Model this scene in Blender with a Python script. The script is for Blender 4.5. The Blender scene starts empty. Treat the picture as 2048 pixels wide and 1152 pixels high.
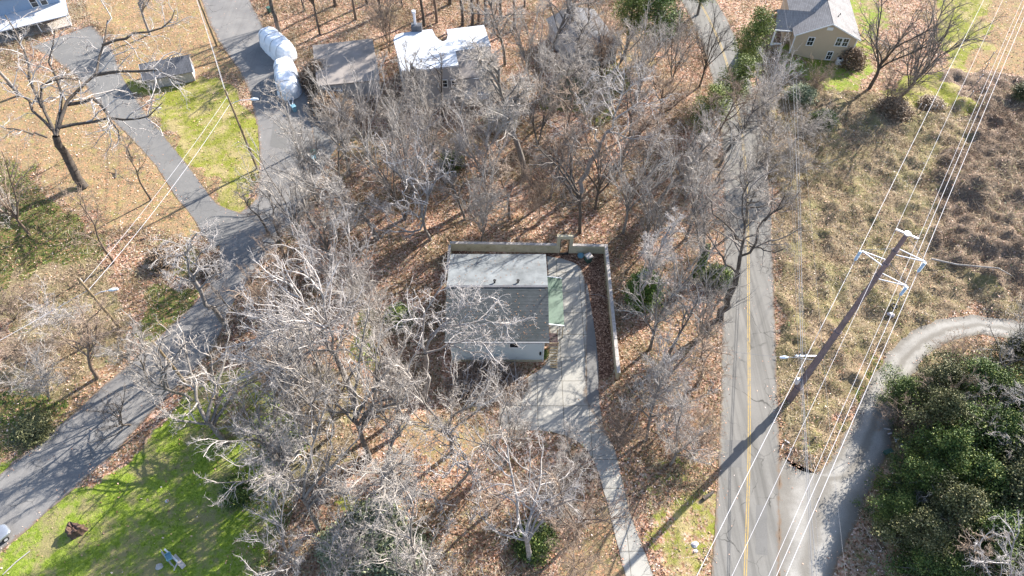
import bpy, bmesh, math, random
import numpy as np
from mathutils import Vector, Matrix
R = math.radians
SC = bpy.context.scene
COL = SC.collection

# ---------------------------------------------------------------- camera
CAM_H = 75.0
TILT = R(36.3)
FPX = 1365.0                      # focal length in pixels of a 2048 wide picture (24 mm)
cam_d = bpy.data.cameras.new('camera')
cam_d.lens = 24.0
cam_d.sensor_width = 36.0
cam_d.clip_end = 9000
cam = bpy.data.objects.new('camera', cam_d)
COL.objects.link(cam)
cam.location = (0, 0, CAM_H)
cam.rotation_euler = (TILT, 0, 0)
SC.camera = cam

# ---------------------------------------------------------------- light
SUN_EL = R(30)
SUN_AZ = math.atan2(0.745, 0.667)     # clockwise from +Y
sun_vec = Vector((math.cos(SUN_EL) * math.sin(SUN_AZ), math.cos(SUN_EL) * math.cos(SUN_AZ), math.sin(SUN_EL)))
world = bpy.data.worlds.new("World")
SC.world = world
world.use_nodes = True
wn = world.node_tree
sky = wn.nodes.new('ShaderNodeTexSky')
sky.sky_type = 'NISHITA'
sky.sun_disc = False
sky.sun_elevation = SUN_EL
sky.sun_rotation = SUN_AZ
bg = wn.nodes['Background']
wn.links.new(sky.outputs[0], bg.inputs[0])
bg.inputs[1].default_value = 0.115
sun_d = bpy.data.lights.new('sun', 'SUN')
sun_d.energy = 5.0
sun_d.angle = R(0.5)
sun_d.color = (1.0, 0.95, 0.87)
sun = bpy.data.objects.new('sun', sun_d)
COL.objects.link(sun)
sun.location = (60, 60, 90)
sun.rotation_euler = sun_vec.to_track_quat('Z', 'Y').to_euler()
SC.view_settings.view_transform = 'Standard'
SC.view_settings.look = 'None'
SC.view_settings.gamma = 1.0
SC.view_settings.exposure = 1.55

# ---------------------------------------------------------------- helpers
def at(u, v, z=0.0):
    """world point at height z seen at photo pixel (u, v)"""
    x = (u - 1024) / FPX
    y = (576 - v) / FPX
    d = (x, math.sin(TILT) + y * math.cos(TILT), -math.cos(TILT) + y * math.sin(TILT))
    t = (CAM_H - z) / -d[2]
    return Vector((d[0] * t, d[1] * t, z))

def poly(pts, z=0.0):
    return [at(u, v, z) for u, v in pts]

def inside(X, Y, pg):
    """vectorised point in polygon"""
    r = np.zeros(X.shape, bool)
    n = len(pg)
    j = n - 1
    for i in range(n):
        xi, yi = pg[i][0], pg[i][1]
        xj, yj = pg[j][0], pg[j][1]
        c = ((yi > Y) != (yj > Y)) & (X < (xj - xi) * (Y - yi) / (yj - yi + 1e-12) + xi)
        r ^= c
        j = i
    return r

def tag(o, label=None, cat=None, group=None, kind=None):
    if label: o['label'] = label
    if cat: o['category'] = cat
    if group: o['group'] = group
    if kind: o['kind'] = kind
    return o

def empty(name, loc=(0, 0, 0), rz=0.0):
    o = bpy.data.objects.new(name, None)
    o.empty_display_size = 0.5
    COL.objects.link(o)
    o.location = loc
    o.rotation_euler = (0, 0, rz)
    return o

class MB:
    """collects shapes for one mesh"""
    def __init__(s):
        s.v = []; s.f = []
    def add(s, vs, fs):
        n = len(s.v)
        s.v.extend([tuple(p) for p in vs])
        s.f.extend([tuple(i + n for i in f) for f in fs])
    def box(s, x0, x1, y0, y1, z0, z1):
        s.add([(x0,y0,z0),(x1,y0,z0),(x1,y1,z0),(x0,y1,z0),(x0,y0,z1),(x1,y0,z1),(x1,y1,z1),(x0,y1,z1)],
              [(3,2,1,0),(4,5,6,7),(0,1,5,4),(1,2,6,5),(2,3,7,6),(3,0,4,7)])
    def beam(s, a, b, w, h=None):
        """rectangular bar from a to b"""
        h = h or w
        a = Vector(a); b = Vector(b)
        d = (b - a).normalized()
        up = Vector((0, 0, 1)) if abs(d.z) < 0.95 else Vector((0, 1, 0))
        sx = d.cross(up).normalized() * w / 2
        sy = sx.normalized().cross(d) * h / 2
        vs = [a - sx - sy, a + sx - sy, a + sx + sy, a - sx + sy, b - sx - sy, b + sx - sy, b + sx + sy, b - sx + sy]
        s.add(vs, [(0,1,2,3),(7,6,5,4),(0,4,5,1),(1,5,6,2),(2,6,7,3),(3,7,4,0)])
    def tube(s, pts, rad, n=6, cap=True):
        """tapered tube through points"""
        pts = [Vector(p) for p in pts]
        if not hasattr(rad, '__len__'): rad = [rad] * len(pts)
        base = len(s.v)
        ref = Vector((0.13, 0.31, 0.94))
        for i, p in enumerate(pts):
            d = (pts[min(i + 1, len(pts) - 1)] - pts[max(i - 1, 0)])
            if d.length < 1e-9: d = Vector((0, 0, 1))
            d.normalize()
            a = d.cross(ref)
            if a.length < 1e-3: a = d.cross(Vector((1, 0, 0)))
            a.normalize(); b = d.cross(a)
            for k in range(n):
                t = 2 * math.pi * k / n
                q = p + (a * math.cos(t) + b * math.sin(t)) * rad[i]
                s.v.append((q.x, q.y, q.z))
        for i in range(len(pts) - 1):
            for k in range(n):
                k2 = (k + 1) % n
                s.f.append((base + i * n + k, base + i * n + k2, base + (i + 1) * n + k2, base + (i + 1) * n + k))
        if cap:
            s.f.append(tuple(base + k for k in range(n))[::-1])
            s.f.append(tuple(base + (len(pts) - 1) * n + k for k in range(n)))
    def prism(s, pg, z0, z1):
        """extruded flat outline, pg counter-clockwise list of (x, y)"""
        n = len(pg)
        a = sum(pg[i][0] * pg[(i + 1) % n][1] - pg[(i + 1) % n][0] * pg[i][1] for i in range(n))
        if a < 0: pg = list(pg)[::-1]
        s.add([(p[0], p[1], z0) for p in pg] + [(p[0], p[1], z1) for p in pg],
              [tuple(range(n))[::-1], tuple(range(n, 2 * n))] + [(i, (i + 1) % n, n + (i + 1) % n, n + i) for i in range(n)])
    def build(s, name, mat, parent=None, smooth=False, loc=None):
        me = bpy.data.meshes.new(name)
        me.from_pydata(s.v, [], s.f)
        if smooth: me.shade_smooth()
        o = bpy.data.objects.new(name, me)
        COL.objects.link(o)
        if mat: me.materials.append(mat)
        if parent: o.parent = parent
        if loc is not None: o.location = loc
        return o

def mesh_np(name, V, F, mat, attrs=None, k=4):
    """fast mesh from numpy arrays; F is (n, k)"""
    me = bpy.data.meshes.new(name)
    me.vertices.add(len(V)); me.vertices.foreach_set('co', V.astype(np.float32).ravel())
    me.loops.add(F.size); me.loops.foreach_set('vertex_index', F.astype(np.int32).ravel())
    me.polygons.add(len(F))
    me.polygons.foreach_set('loop_start', np.arange(0, F.size, k, dtype=np.int32))
    me.polygons.foreach_set('loop_total', np.full(len(F), k, np.int32))
    me.update(calc_edges=True)
    for nm, dom, arr in (attrs or []):
        a = me.attributes.new(nm, 'FLOAT', dom)
        a.data.foreach_set('value', arr.astype(np.float32))
    me.materials.append(mat)
    o = bpy.data.objects.new(name, me)
    COL.objects.link(o)
    return o

# ---------------------------------------------------------------- materials
class NT:
    def __init__(s, name, rough=0.85, metal=0.0, spec=0.3):
        s.m = bpy.data.materials.new(name); s.m.use_nodes = True
        s.t = s.m.node_tree; s.b = s.t.nodes['Principled BSDF']
        s.b.inputs['Roughness'].default_value = rough
        s.b.inputs['Metallic'].default_value = metal
        s.b.inputs['Specular IOR Level'].default_value = spec
    def n(s, typ, **kw):
        nd = s.t.nodes.new(typ)
        for k, v in kw.items():
            if k.startswith('i_'):
                key = k[2:]
                nd.inputs[int(key) if key.isdigit() else key].default_value = v
            else: setattr(nd, k, v)
        return nd
    def l(s, a, b): s.t.links.new(a, b)
    def coord(s):
        return s.n('ShaderNodeTexCoord').outputs['Object']
    def noise(s, scale, detail=4, rough=0.6, vec=None, dist=0.0):
        nd = s.n('ShaderNodeTexNoise', i_Scale=scale, i_Detail=detail, i_Roughness=rough, i_Distortion=dist)
        s.l(vec if vec is not None else s.coord(), nd.inputs['Vector'])
        return nd.outputs['Fac']
    def ramp(s, fac, stops, interp='LINEAR'):
        nd = s.n('ShaderNodeValToRGB'); cr = nd.color_ramp; cr.interpolation = interp
        while len(cr.elements) < len(stops): cr.elements.new(0.5)
        for e, (p, c) in zip(cr.elements, stops):
            e.position = p; e.color = (c[0], c[1], c[2], 1) if hasattr(c, '__len__') else (c, c, c, 1)
        s.l(fac, nd.inputs[0]); return nd.outputs[0]
    def mix(s, fac, a, b, blend='MIX'):
        nd = s.n('ShaderNodeMix', data_type='RGBA', blend_type=blend)
        for v, i in ((fac, 0), (a, 6), (b, 7)):
            if isinstance(v, (int, float)): nd.inputs[i].default_value = v
            elif isinstance(v, tuple): nd.inputs[i].default_value = (*v, 1)
            else: s.l(v, nd.inputs[i])
        return nd.outputs[2]
    def math(s, op, a, b=0.0, clamp=False):
        nd = s.n('ShaderNodeMath', operation=op, use_clamp=clamp)
        for v, i in ((a, 0), (b, 1)):
            if isinstance(v, (int, float)): nd.inputs[i].default_value = v
            else: s.l(v, nd.inputs[i])
        return nd.outputs[0]
    def attr(s, name):
        return s.n('ShaderNodeAttribute', attribute_name=name).outputs['Fac']
    def bump(s, h, strength=0.4, dist=0.1):
        nd = s.n('ShaderNodeBump', i_Strength=strength, i_Distance=dist)
        s.l(h, nd.inputs['Height']); s.l(nd.outputs[0], s.b.inputs['Normal'])
    def col(s, c):
        if isinstance(c, tuple): s.b.inputs['Base Color'].default_value = (*c, 1)
        else: s.l(c, s.b.inputs['Base Color'])
        return s

def simple(name, c, var=0.15, scale=3.0, rough=0.8, metal=0.0, bump=0.0, bscale=20):
    m = NT(name, rough, metal)
    f = m.noise(scale, 5, 0.65)
    a = tuple(x * (1 - var) for x in c); b = tuple(min(1, x * (1 + var)) for x in c)
    m.col(m.ramp(f, [(0.3, a), (0.7, b)]))
    if bump: m.bump(m.noise(bscale, 3), bump, 0.05)
    return m.m

def voro_cells(m, scale, vec=None):
    nd = m.n('ShaderNodeTexVoronoi', i_Scale=scale); m.l(vec if vec is not None else m.coord(), nd.inputs['Vector'])
    sep = m.n('ShaderNodeSeparateColor'); m.l(nd.outputs['Color'], sep.inputs[0])
    return sep.outputs[0], sep.outputs[1], nd.outputs['Distance']

# ---- ground: zones come as vertex masks, texture is procedural
def ground_material():
    m = NT('ground', 0.95, spec=0.1)
    c1, c2, d = voro_cells(m, 4.6)
    c3, c4, d2 = voro_cells(m, 7.0)
    litter = m.ramp(c1, [(0.0, (0.08, 0.045, 0.03)), (0.16, (0.22, 0.105, 0.062)), (0.36, (0.40, 0.215, 0.14)),
                         (0.6, (0.50, 0.305, 0.22)), (0.8, (0.61, 0.43, 0.34)), (0.93, (0.27, 0.22, 0.11)), (1.0, (0.66, 0.55, 0.47))])
    big = m.noise(0.16, 5, 0.6)
    litter = m.mix(m.ramp(big, [(0.4, 0.0), (0.62, 0.55)]), litter, (0.12, 0.115, 0.05))
    med = m.noise(0.9, 4, 0.7)
    litter = m.mix(m.ramp(med, [(0.35, 0.5), (0.55, 0.0)]), litter, (0.09, 0.06, 0.04))
    fine = m.noise(5.0, 4, 0.75)
    fine2 = m.noise(1.6, 4, 0.7)
    green = m.ramp(fine, [(0.25, (0.05, 0.085, 0.01)), (0.5, (0.15, 0.21, 0.022)), (0.75, (0.30, 0.35, 0.05))])
    green = m.mix(m.ramp(fine2, [(0.45, 0.0), (0.7, 0.7)]), green, (0.30, 0.34, 0.08))
    green = m.mix(m.ramp(m.noise(0.35, 5, 0.7), [(0.46, 0.0), (0.6, 0.85)]), green, (0.26, 0.21, 0.11))
    yel = m.ramp(fine, [(0.25, (0.10, 0.115, 0.025)), (0.5, (0.195, 0.205, 0.035)), (0.75, (0.29, 0.285, 0.06))])
    yel = m.mix(m.ramp(m.noise(0.3, 5, 0.7), [(0.44, 0.0), (0.6, 0.8)]), yel, (0.36, 0.28, 0.15))
    straw = m.ramp(fine, [(0.25, (0.12, 0.08, 0.04)), (0.5, (0.255, 0.18, 0.105)), (0.75, (0.37, 0.28, 0.175))])
    straw = m.mix(m.ramp(c2, [(0.0, 0.0), (0.72, 0.0), (0.8, 0.75)], 'CONSTANT'), straw, (0.42, 0.23, 0.13))
    straw = m.mix(m.ramp(m.noise(0.5, 5, 0.7), [(0.5, 0.0), (0.66, 0.6)]), straw, (0.27, 0.25, 0.09))
    ivy = m.ramp(fine, [(0.3, (0.02, 0.035, 0.008)), (0.5, (0.08, 0.11, 0.025)), (0.72, (0.24, 0.24, 0.07))])
    ivy = m.mix(m.ramp(fine2, [(0.45, 0.0), (0.6, 0.85)]), ivy, (0.24, 0.15, 0.08))
    brush = m.ramp(fine, [(0.28, (0.05, 0.035, 0.022)), (0.48, (0.20, 0.145, 0.09)), (0.75, (0.42, 0.34, 0.24))])
    brush = m.mix(m.ramp(m.noise(0.22, 5, 0.7), [(0.46, 0.0), (0.6, 0.55)]), brush, (0.18, 0.17, 0.065))
    dark = m.ramp(fine, [(0.28, (0.05, 0.036, 0.026)), (0.5, (0.18, 0.13, 0.095)), (0.75, (0.36, 0.28, 0.21))])
    pit = m.ramp(c3, [(0.0, (0.05, 0.028, 0.02)), (0.4, (0.14, 0.075, 0.05)), (0.75, (0.24, 0.14, 0.095)), (1.0, (0.46, 0.30, 0.21))])  # leaves inside the yard walls, darkened with the wall's shade in the colour
    edge_n = m.math('SUBTRACT', m.noise(0.8, 6, 0.75), 0.5)
    c = litter
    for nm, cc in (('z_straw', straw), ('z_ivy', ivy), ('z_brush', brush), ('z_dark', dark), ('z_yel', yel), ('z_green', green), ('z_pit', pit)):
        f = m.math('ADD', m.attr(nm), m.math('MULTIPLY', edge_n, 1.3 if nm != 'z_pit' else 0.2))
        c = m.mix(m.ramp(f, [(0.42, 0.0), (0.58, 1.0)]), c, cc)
    m.col(c)
    h = m.math('ADD', m.math('MULTIPLY', fine, 0.6), m.math('MULTIPLY', c1, 0.5))
    m.bump(h, 0.9, 0.16)
    return m.m

def asphalt_material(name, base, patch, streak=0.0, crack=0.6, tracks=0.0, dirt=0.8):
    m = NT(name, 0.9, spec=0.25)
    g = m.noise(9.0, 4, 0.8)
    c = m.ramp(g, [(0.25, tuple(x * 0.78 for x in base)), (0.75, tuple(x * 1.2 for x in base))])
    c = m.mix(m.ramp(m.noise(0.25, 5, 0.65), [(0.4, 0.0), (0.65, 0.75)]), c, patch)
    # long faint stains along the road
    mp = m.n('ShaderNodeMapping'); mp.inputs['Scale'].default_value = (1.6, 0.05, 1); m.l(m.coord(), mp.inputs[0])
    c = m.mix(m.math('MULTIPLY', m.ramp(m.noise(1.0, 3, 0.5, mp.outputs[0]), [(0.45, 0.0), (0.7, 1.0)]), streak), c, tuple(x * 0.6 for x in base))
    vr = m.n('ShaderNodeTexVoronoi', feature='DISTANCE_TO_EDGE', i_Scale=0.22)
    nz = m.n('ShaderNodeTexNoise', i_Scale=0.7, i_Detail=4.0); m.l(m.coord(), nz.inputs['Vector'])
    vm = m.n('ShaderNodeVectorMath', operation='MULTIPLY_ADD'); m.l(nz.outputs['Color'], vm.inputs[0])
    vm.inputs[1].default_value = (1.6, 1.6, 0); m.l(m.coord(), vm.inputs[2]); m.l(vm.outputs[0], vr.inputs['Vector'])
    ck = m.ramp(vr.outputs['Distance'], [(0.0, 1.0), (0.012, 0.0)])
    ck = m.math('MULTIPLY', ck, m.ramp(m.noise(0.3, 2), [(0.45, 0.0), (0.6, crack)]))
    c = m.mix(ck, c, tuple(x * 0.25 for x in base))
    ac = m.attr('across')
    if tracks:
        tw = m.math('ADD', ac, m.math('MULTIPLY', m.math('SUBTRACT', m.noise(0.5, 4, 0.7), 0.5), 0.22))
        c = m.mix(m.ramp(tw, [(0.0, 0.7), (0.14, 0.6), (0.27, 0.0), (0.38, 0.0), (0.48, tracks), (0.56, tracks), (0.66, 0.0), (0.78, 0.0), (0.9, 0.7), (1.0, 0.9)]), c, (0.13, 0.115, 0.095))
        c = m.mix(m.ramp(m.noise(14.0, 3, 0.8), [(0.35, 0.45), (0.55, 0.0)]), c, (0.10, 0.095, 0.085))
    ed = m.math('ABSOLUTE', m.math('SUBTRACT', ac, 0.5))
    ed = m.math('ADD', ed, m.math('MULTIPLY', m.math('SUBTRACT', m.noise(1.1, 5, 0.75), 0.5), 0.16))
    c = m.mix(m.ramp(ed, [(0.455, 0.0), (0.5, dirt)]), c, (0.17, 0.115, 0.075))
    c1, c2, d = voro_cells(m, 2.2)
    lf = m.math('MULTIPLY', m.ramp(c1, [(0.0, 0.0), (0.965, 1.0)], 'CONSTANT'), m.ramp(d, [(0.12, 1.0), (0.16, 0.0)]))
    c = m.mix(lf, c, (0.33, 0.2, 0.12))
    m.col(c); m.bump(g, 0.25, 0.02)
    return m.m

M = {}
M['ground'] = ground_material()
M['asphalt_old'] = asphalt_material('asphalt_old', (0.165, 0.157, 0.152), (0.225, 0.213, 0.20), 0.25, 0.9)
M['asphalt_road'] = asphalt_material('asphalt_road', (0.175, 0.166, 0.152), (0.207, 0.196, 0.18), 0.8, 0.9)
M['asphalt_dark2'] = asphalt_material('patch_asphalt', (0.14, 0.135, 0.128), (0.165, 0.158, 0.15), 0.0, 0.5)
M['asphalt_dark'] = asphalt_material('asphalt_dark', (0.12, 0.125, 0.135), (0.17, 0.17, 0.17), 0.1, 0.5)
M['drive'] = asphalt_material('drive_paving', (0.145, 0.141, 0.137), (0.19, 0.182, 0.173), 0.0, 0.4)
M['concrete'] = asphalt_material('concrete', (0.31, 0.295, 0.265), (0.385, 0.367, 0.33), 0.0, 0.8)
mc = M['concrete'].node_tree; bs = mc.nodes['Principled BSDF']; lk = bs.inputs['Base Color'].links[0]; src = lk.from_socket
br = mc.nodes.new('ShaderNodeTexBrick'); br.offset = 0.0; br.inputs['Scale'].default_value = 1; br.inputs['Brick Width'].default_value = 3.1; br.inputs['Row Height'].default_value = 3.4
br.inputs['Mortar Size'].default_value = 0.035; br.inputs['Color1'].default_value = (1, 1, 1, 1); br.inputs['Color2'].default_value = (.9, .9, .9, 1); br.inputs['Mortar'].default_value = (.35, .33, .3, 1)
tc = mc.nodes.new('ShaderNodeTexCoord'); mc.links.new(tc.outputs['Object'], br.inputs['Vector'])
mx = mc.nodes.new('ShaderNodeMix'); mx.data_type = 'RGBA'; mx.blend_type = 'MULTIPLY'; mx.inputs[0].default_value = 1.0
mc.links.new(src, mx.inputs[6]); mc.links.new(br.outputs['Color'], mx.inputs[7]); mc.links.new(mx.outputs[2], bs.inputs['Base Color'])
M['gravel'] = asphalt_material('gravel', (0.25, 0.235, 0.215), (0.38, 0.36, 0.33), 0.0, 0.0, 0.6, 0.9)
_m = NT('yellow_paint', 0.8); _m.col(_m.ramp(_m.noise(2.6, 5, 0.8), [(0.36, (0.18, 0.165, 0.14)), (0.5, (0.36, 0.25, 0.085)), (0.75, (0.42, 0.30, 0.11))])); M['yellow_paint'] = _m.m
M['white_paint'] = simple('white_paint', (0.72, 0.72, 0.72), 0.06)
M['trim'] = simple('white_trim', (0.75, 0.75, 0.75), 0.05)
M['galv'] = simple('galvanised_steel', (0.62, 0.62, 0.66), 0.08, rough=0.5, metal=0.3)
M['rust_steel'] = simple('weathering_steel', (0.17, 0.13, 0.135), 0.25, 1.0, rough=0.75)
M['wood_pole'] = simple('pole_wood', (0.24, 0.18, 0.11), 0.35, 2.0, bump=0.3)
M['wire'] = simple('aluminium_wire', (0.62, 0.60, 0.62), 0.03, rough=0.55)
M['cable'] = simple('dull_cable', (0.22, 0.22, 0.23), 0.1)
M['insul'] = simple('grey_insulator', (0.42, 0.55, 0.68), 0.1, rough=0.35)
M['lampw'] = simple('lamp_housing', (0.6, 0.66, 0.72), 0.05, rough=0.4)
M['glass'] = NT('window_glass', 0.08, spec=0.6).col((0.02, 0.025, 0.03)).m
M['dark'] = simple('dark_void', (0.02, 0.02, 0.02), 0.2)
M['plastic_green'] = simple('green_plastic', (0.05, 0.10, 0.08), 0.1, rough=0.5)
M['plastic_blue'] = simple('blue_plastic', (0.10, 0.30, 0.55), 0.08, rough=0.4)
M['ltblue'] = simple('pale_blue_plastic', (0.20, 0.36, 0.42), 0.05, rough=0.4)
M['red'] = simple('tail_light_red', (0.6, 0.03, 0.04), 0.05, rough=0.2)
M['car'] = simple('silver_car_paint', (0.32, 0.34, 0.38), 0.04, rough=0.25, metal=0.6)
M['tyre'] = simple('tyre_rubber', (0.02, 0.02, 0.02), 0.1)
M['board'] = simple('weathered_board', (0.40, 0.36, 0.33), 0.2, 3)
M['tan_post'] = simple('weathered_post', (0.36, 0.27, 0.16), 0.25, 3)
M['iron'] = simple('dark_lattice', (0.06, 0.035, 0.04), 0.2)
M['debris'] = simple('pale_debris', (0.45, 0.42, 0.43), 0.3, 5)
M['dkleaf'] = simple('brown_dead_leaf', (0.22, 0.13, 0.08), 0.5, 9)
M['dkbark'] = simple('rotten_wood', (0.10, 0.06, 0.045), 0.5, 4, bump=0.8, bscale=6)

def tarp():
    m = NT('white_tarpaulin', 0.55, spec=0.4)
    m.col(m.ramp(m.noise(1.2, 4), [(0.3, (0.62, 0.66, 0.72)), (0.7, (0.78, 0.80, 0.84))]))
    m.bump(m.noise(1.1, 3, 0.5, dist=0.8), 0.5, 0.3)
    return m.m
M['tarp'] = tarp()

def shingle(name, c, row=0.28, var=0.25, contrast=0.35, axis='Y'):
    """courses of shingles across the slope"""
    m = NT(name, 0.9, spec=0.2)
    co = m.coord()
    br = m.n('ShaderNodeTexBrick', i_Scale=1.0, offset=0.5)
    br.inputs['Row Height'].default_value = row
    br.inputs['Brick Width'].default_value = 0.75
    br.inputs['Mortar Size'].default_value = 0.035
    br.inputs['Mortar Smooth'].default_value = 0.4
    br.inputs['Color1'].default_value = (*[x * (1 - var) for x in c], 1)
    br.inputs['Color2'].default_value = (*[x * (1 + var) for x in c], 1)
    br.inputs['Mortar'].default_value = (*[x * contrast for x in c], 1)
    if axis == 'X':
        mp = m.n('ShaderNodeMapping'); mp.inputs['Rotation'].default_value = (0, 0, R(90)); m.l(co, mp.inputs[0]); m.l(mp.outputs[0], br.inputs['Vector'])
    else: m.l(co, br.inputs['Vector'])
    cc = m.mix(m.ramp(m.noise(0.5, 5, 0.7), [(0.4, 0.0), (0.68, 0.5)]), br.outputs['Color'], tuple(x * 1.35 for x in c))
    m.col(cc); return m.m
def courses(name, c):
    m = NT(name, 0.9, spec=0.2)
    w = m.n('ShaderNodeTexWave', wave_type='BANDS', bands_direction='Y', wave_profile='SAW', i_Scale=0.72, i_Distortion=0.15)
    m.l(m.coord(), w.inputs['Vector'])
    cc = m.ramp(w.outputs['Fac'], [(0.0, tuple(x * 1.35 for x in c)), (0.25, c), (0.72, tuple(x * 0.95 for x in c)), (0.86, tuple(x * 0.58 for x in c)), (1.0, tuple(x * 0.65 for x in c))])
    mp = m.n('ShaderNodeMapping'); mp.inputs['Scale'].default_value = (1.6, 5, 1); m.l(m.coord(), mp.inputs[0])
    cc = m.mix(m.ramp(m.noise(1.0, 5, 0.75, mp.outputs[0]), [(0.38, 0.0), (0.62, 0.6)]), cc, tuple(x * 1.7 for x in c))
    cc = m.mix(m.ramp(m.noise(0.35, 4, 0.6), [(0.45, 0.0), (0.65, 0.5)]), cc, tuple(x * y for x, y in zip(c, (0.62, 0.7, 0.66))))
    m.col(cc); return m.m
M['roof_front'] = courses('grey_shingle', (0.052, 0.057, 0.06))
M['roof_pale'] = simple('pale_roof_sheet', (0.145, 0.155, 0.16), 0.4, 0.5)  # sunlit tone of the main house's back slope is put into this grey
M['roof_green'] = simple('green_metal_sheet', (0.055, 0.095, 0.065), 0.15, 0.8, rough=0.5)
M['roof_tan'] = shingle('grey_roof_shingle', (0.21, 0.20, 0.20), 0.25, 0.15, 0.6, 'X')
M['roof_dark'] = shingle('charcoal_shingle', (0.12, 0.12, 0.13), 0.25, 0.2, 0.6)
M['roof_brown'] = simple('brown_felt_roof', (0.24, 0.21, 0.19), 0.18, 0.5)
M['roof_white'] = simple('white_roof_membrane', (0.47, 0.49, 0.53), 0.07, 0.6, rough=0.6)

def siding(name, c, step=0.22, dark=0.6):
    m = NT(name, 0.7, spec=0.3)
    w = m.n('ShaderNodeTexWave', wave_type='BANDS', bands_direction='Z', wave_profile='SAW', i_Scale=0.314 / step)
    m.l(m.coord(), w.inputs['Vector'])
    cc = m.ramp(w.outputs['Fac'], [(0.0, tuple(x * dark for x in c)), (0.14, c), (1.0, tuple(min(1, x * 1.05) for x in c))])
    cc = m.mix(m.ramp(m.noise(0.8, 5, 0.7), [(0.5, 0.0), (0.75, 0.25)]), cc, tuple(x * 0.7 for x in c))
    m.col(cc); return m.m
M['siding_white'] = siding('white_siding', (0.52, 0.58, 0.60))
M['siding_tan'] = siding('tan_siding', (0.50, 0.40, 0.29), 0.25, 0.72)
M['siding_blue'] = siding('blue_siding', (0.24, 0.33, 0.46))
M['siding_grey'] = siding('grey_siding', (0.36, 0.35, 0.35))
def block_wall():
    m = NT('mossy_concrete', 0.95, spec=0.2)
    c = m.ramp(m.noise(1.2, 5, 0.7), [(0.3, (0.38, 0.33, 0.22)), (0.7, (0.60, 0.54, 0.41))])
    c = m.mix(m.ramp(m.noise(0.6, 5, 0.8), [(0.52, 0.0), (0.7, 0.75)]), c, (0.17, 0.16, 0.08))
    m.col(c); m.bump(m.noise(6, 4), 0.4, 0.05); return m.m
M['block'] = block_wall()

def bark(name, lo, hi, trunk_lo=None):
    m = NT(name, 0.85, spec=0.15)
    oi = m.n('ShaderNodeObjectInfo')
    f = m.noise(1.7, 4, 0.7)
    c = m.ramp(f, [(0.3, lo), (0.68, hi)])
    hs = m.n('ShaderNodeHueSaturation'); m.l(c, hs.inputs['Color'])
    mr = m.n('ShaderNodeMapRange', i_3=0.8, i_4=1.2); m.l(oi.outputs['Random'], mr.inputs[0]); m.l(mr.outputs[0], hs.inputs['Value'])
    m.col(hs.outputs[0]); m.bump(m.noise(7, 3), 0.5, 0.06)
    return m.m
M['twig_pale'] = bark('pale_twig_bark', (0.27, 0.24, 0.225), (0.52, 0.485, 0.465))
M['twig_grey'] = bark('grey_twig_bark', (0.23, 0.202, 0.18), (0.49, 0.445, 0.405))
M['twig_brown'] = bark('brown_twig_bark', (0.18, 0.13, 0.10), (0.40, 0.31, 0.24))
M['twig_dark'] = bark('dark_twig_bark', (0.10, 0.085, 0.075), (0.24, 0.21, 0.19))
M['trunk_pale'] = bark('pale_trunk_bark', (0.17, 0.15, 0.135), (0.36, 0.33, 0.31))  # trunk barks: darker than the twigs, shade below the crowns put into the colour
M['trunk_grey'] = bark('grey_trunk_bark', (0.11, 0.095, 0.085), (0.25, 0.225, 0.20))
M['trunk_brown'] = bark('brown_trunk_bark', (0.11, 0.08, 0.06), (0.24, 0.18, 0.14))
M['trunk_dark'] = bark('dark_trunk_bark', (0.06, 0.05, 0.043), (0.15, 0.125, 0.105))

def leafy(name, stops, rough=0.6):
    m = NT(name, rough, spec=0.3)
    c = m.ramp(m.attr('tone'), stops)
    m.col(c)
    m.b.inputs['Subsurface Weight'].default_value = 0.0
    return m.m
M['leaf_green'] = leafy('evergreen_leaf', [(0, (0.02, 0.045, 0.01)), (0.5, (0.07, 0.13, 0.02)), (1, (0.20, 0.26, 0.05))])
M['leaf_vine2'] = leafy('dull_vine_leaf', [(0, (0.02, 0.022, 0.01)), (0.4, (0.06, 0.068, 0.026)), (0.75, (0.15, 0.15, 0.06)), (1, (0.42, 0.37, 0.2))])
M['leaf_pine'] = leafy('pine_needle', [(0, (0.03, 0.05, 0.012)), (0.5, (0.12, 0.16, 0.03)), (1, (0.30, 0.32, 0.08))])
M['leaf_vine'] = leafy('vine_leaf', [(0, (0.012, 0.025, 0.008)), (0.45, (0.05, 0.088, 0.02)), (0.75, (0.14, 0.185, 0.04)), (1, (0.32, 0.33, 0.10))])
M['leaf_sage'] = leafy('sage_leaf', [(0, (0.08, 0.10, 0.05)), (0.5, (0.19, 0.22, 0.12)), (1, (0.36, 0.38, 0.24))])
M['leaf_brown'] = leafy('dead_leaf', [(0, (0.09, 0.055, 0.035)), (0.5, (0.24, 0.16, 0.10)), (1, (0.42, 0.32, 0.23))])
M['litter'] = leafy('fallen_leaf', [(0, (0.10, 0.05, 0.03)), (0.25, (0.33, 0.15, 0.085)), (0.55, (0.53, 0.29, 0.19)), (0.82, (0.68, 0.45, 0.35)), (1, (0.82, 0.68, 0.62))])
M['brush'] = leafy('bramble_stem', [(0, (0.10, 0.06, 0.042)), (0.35, (0.28, 0.20, 0.125)), (0.65, (0.47, 0.37, 0.255)), (0.8,(0.34,0.31,0.14)), (1, (0.60, 0.50, 0.41))], 0.8)
M['brushg'] = leafy('undergrowth_stem', [(0, (0.085, 0.06, 0.04)), (0.35, (0.28, 0.185, 0.125)), (0.6, (0.30, 0.26, 0.14)), (1, (0.60, 0.52, 0.45))], 0.8)
M['grassb'] = leafy('grass_blade', [(0, (0.035, 0.085, 0.01)), (0.5, (0.20, 0.26, 0.025)), (1, (0.42, 0.44, 0.07))], 0.7)
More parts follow.
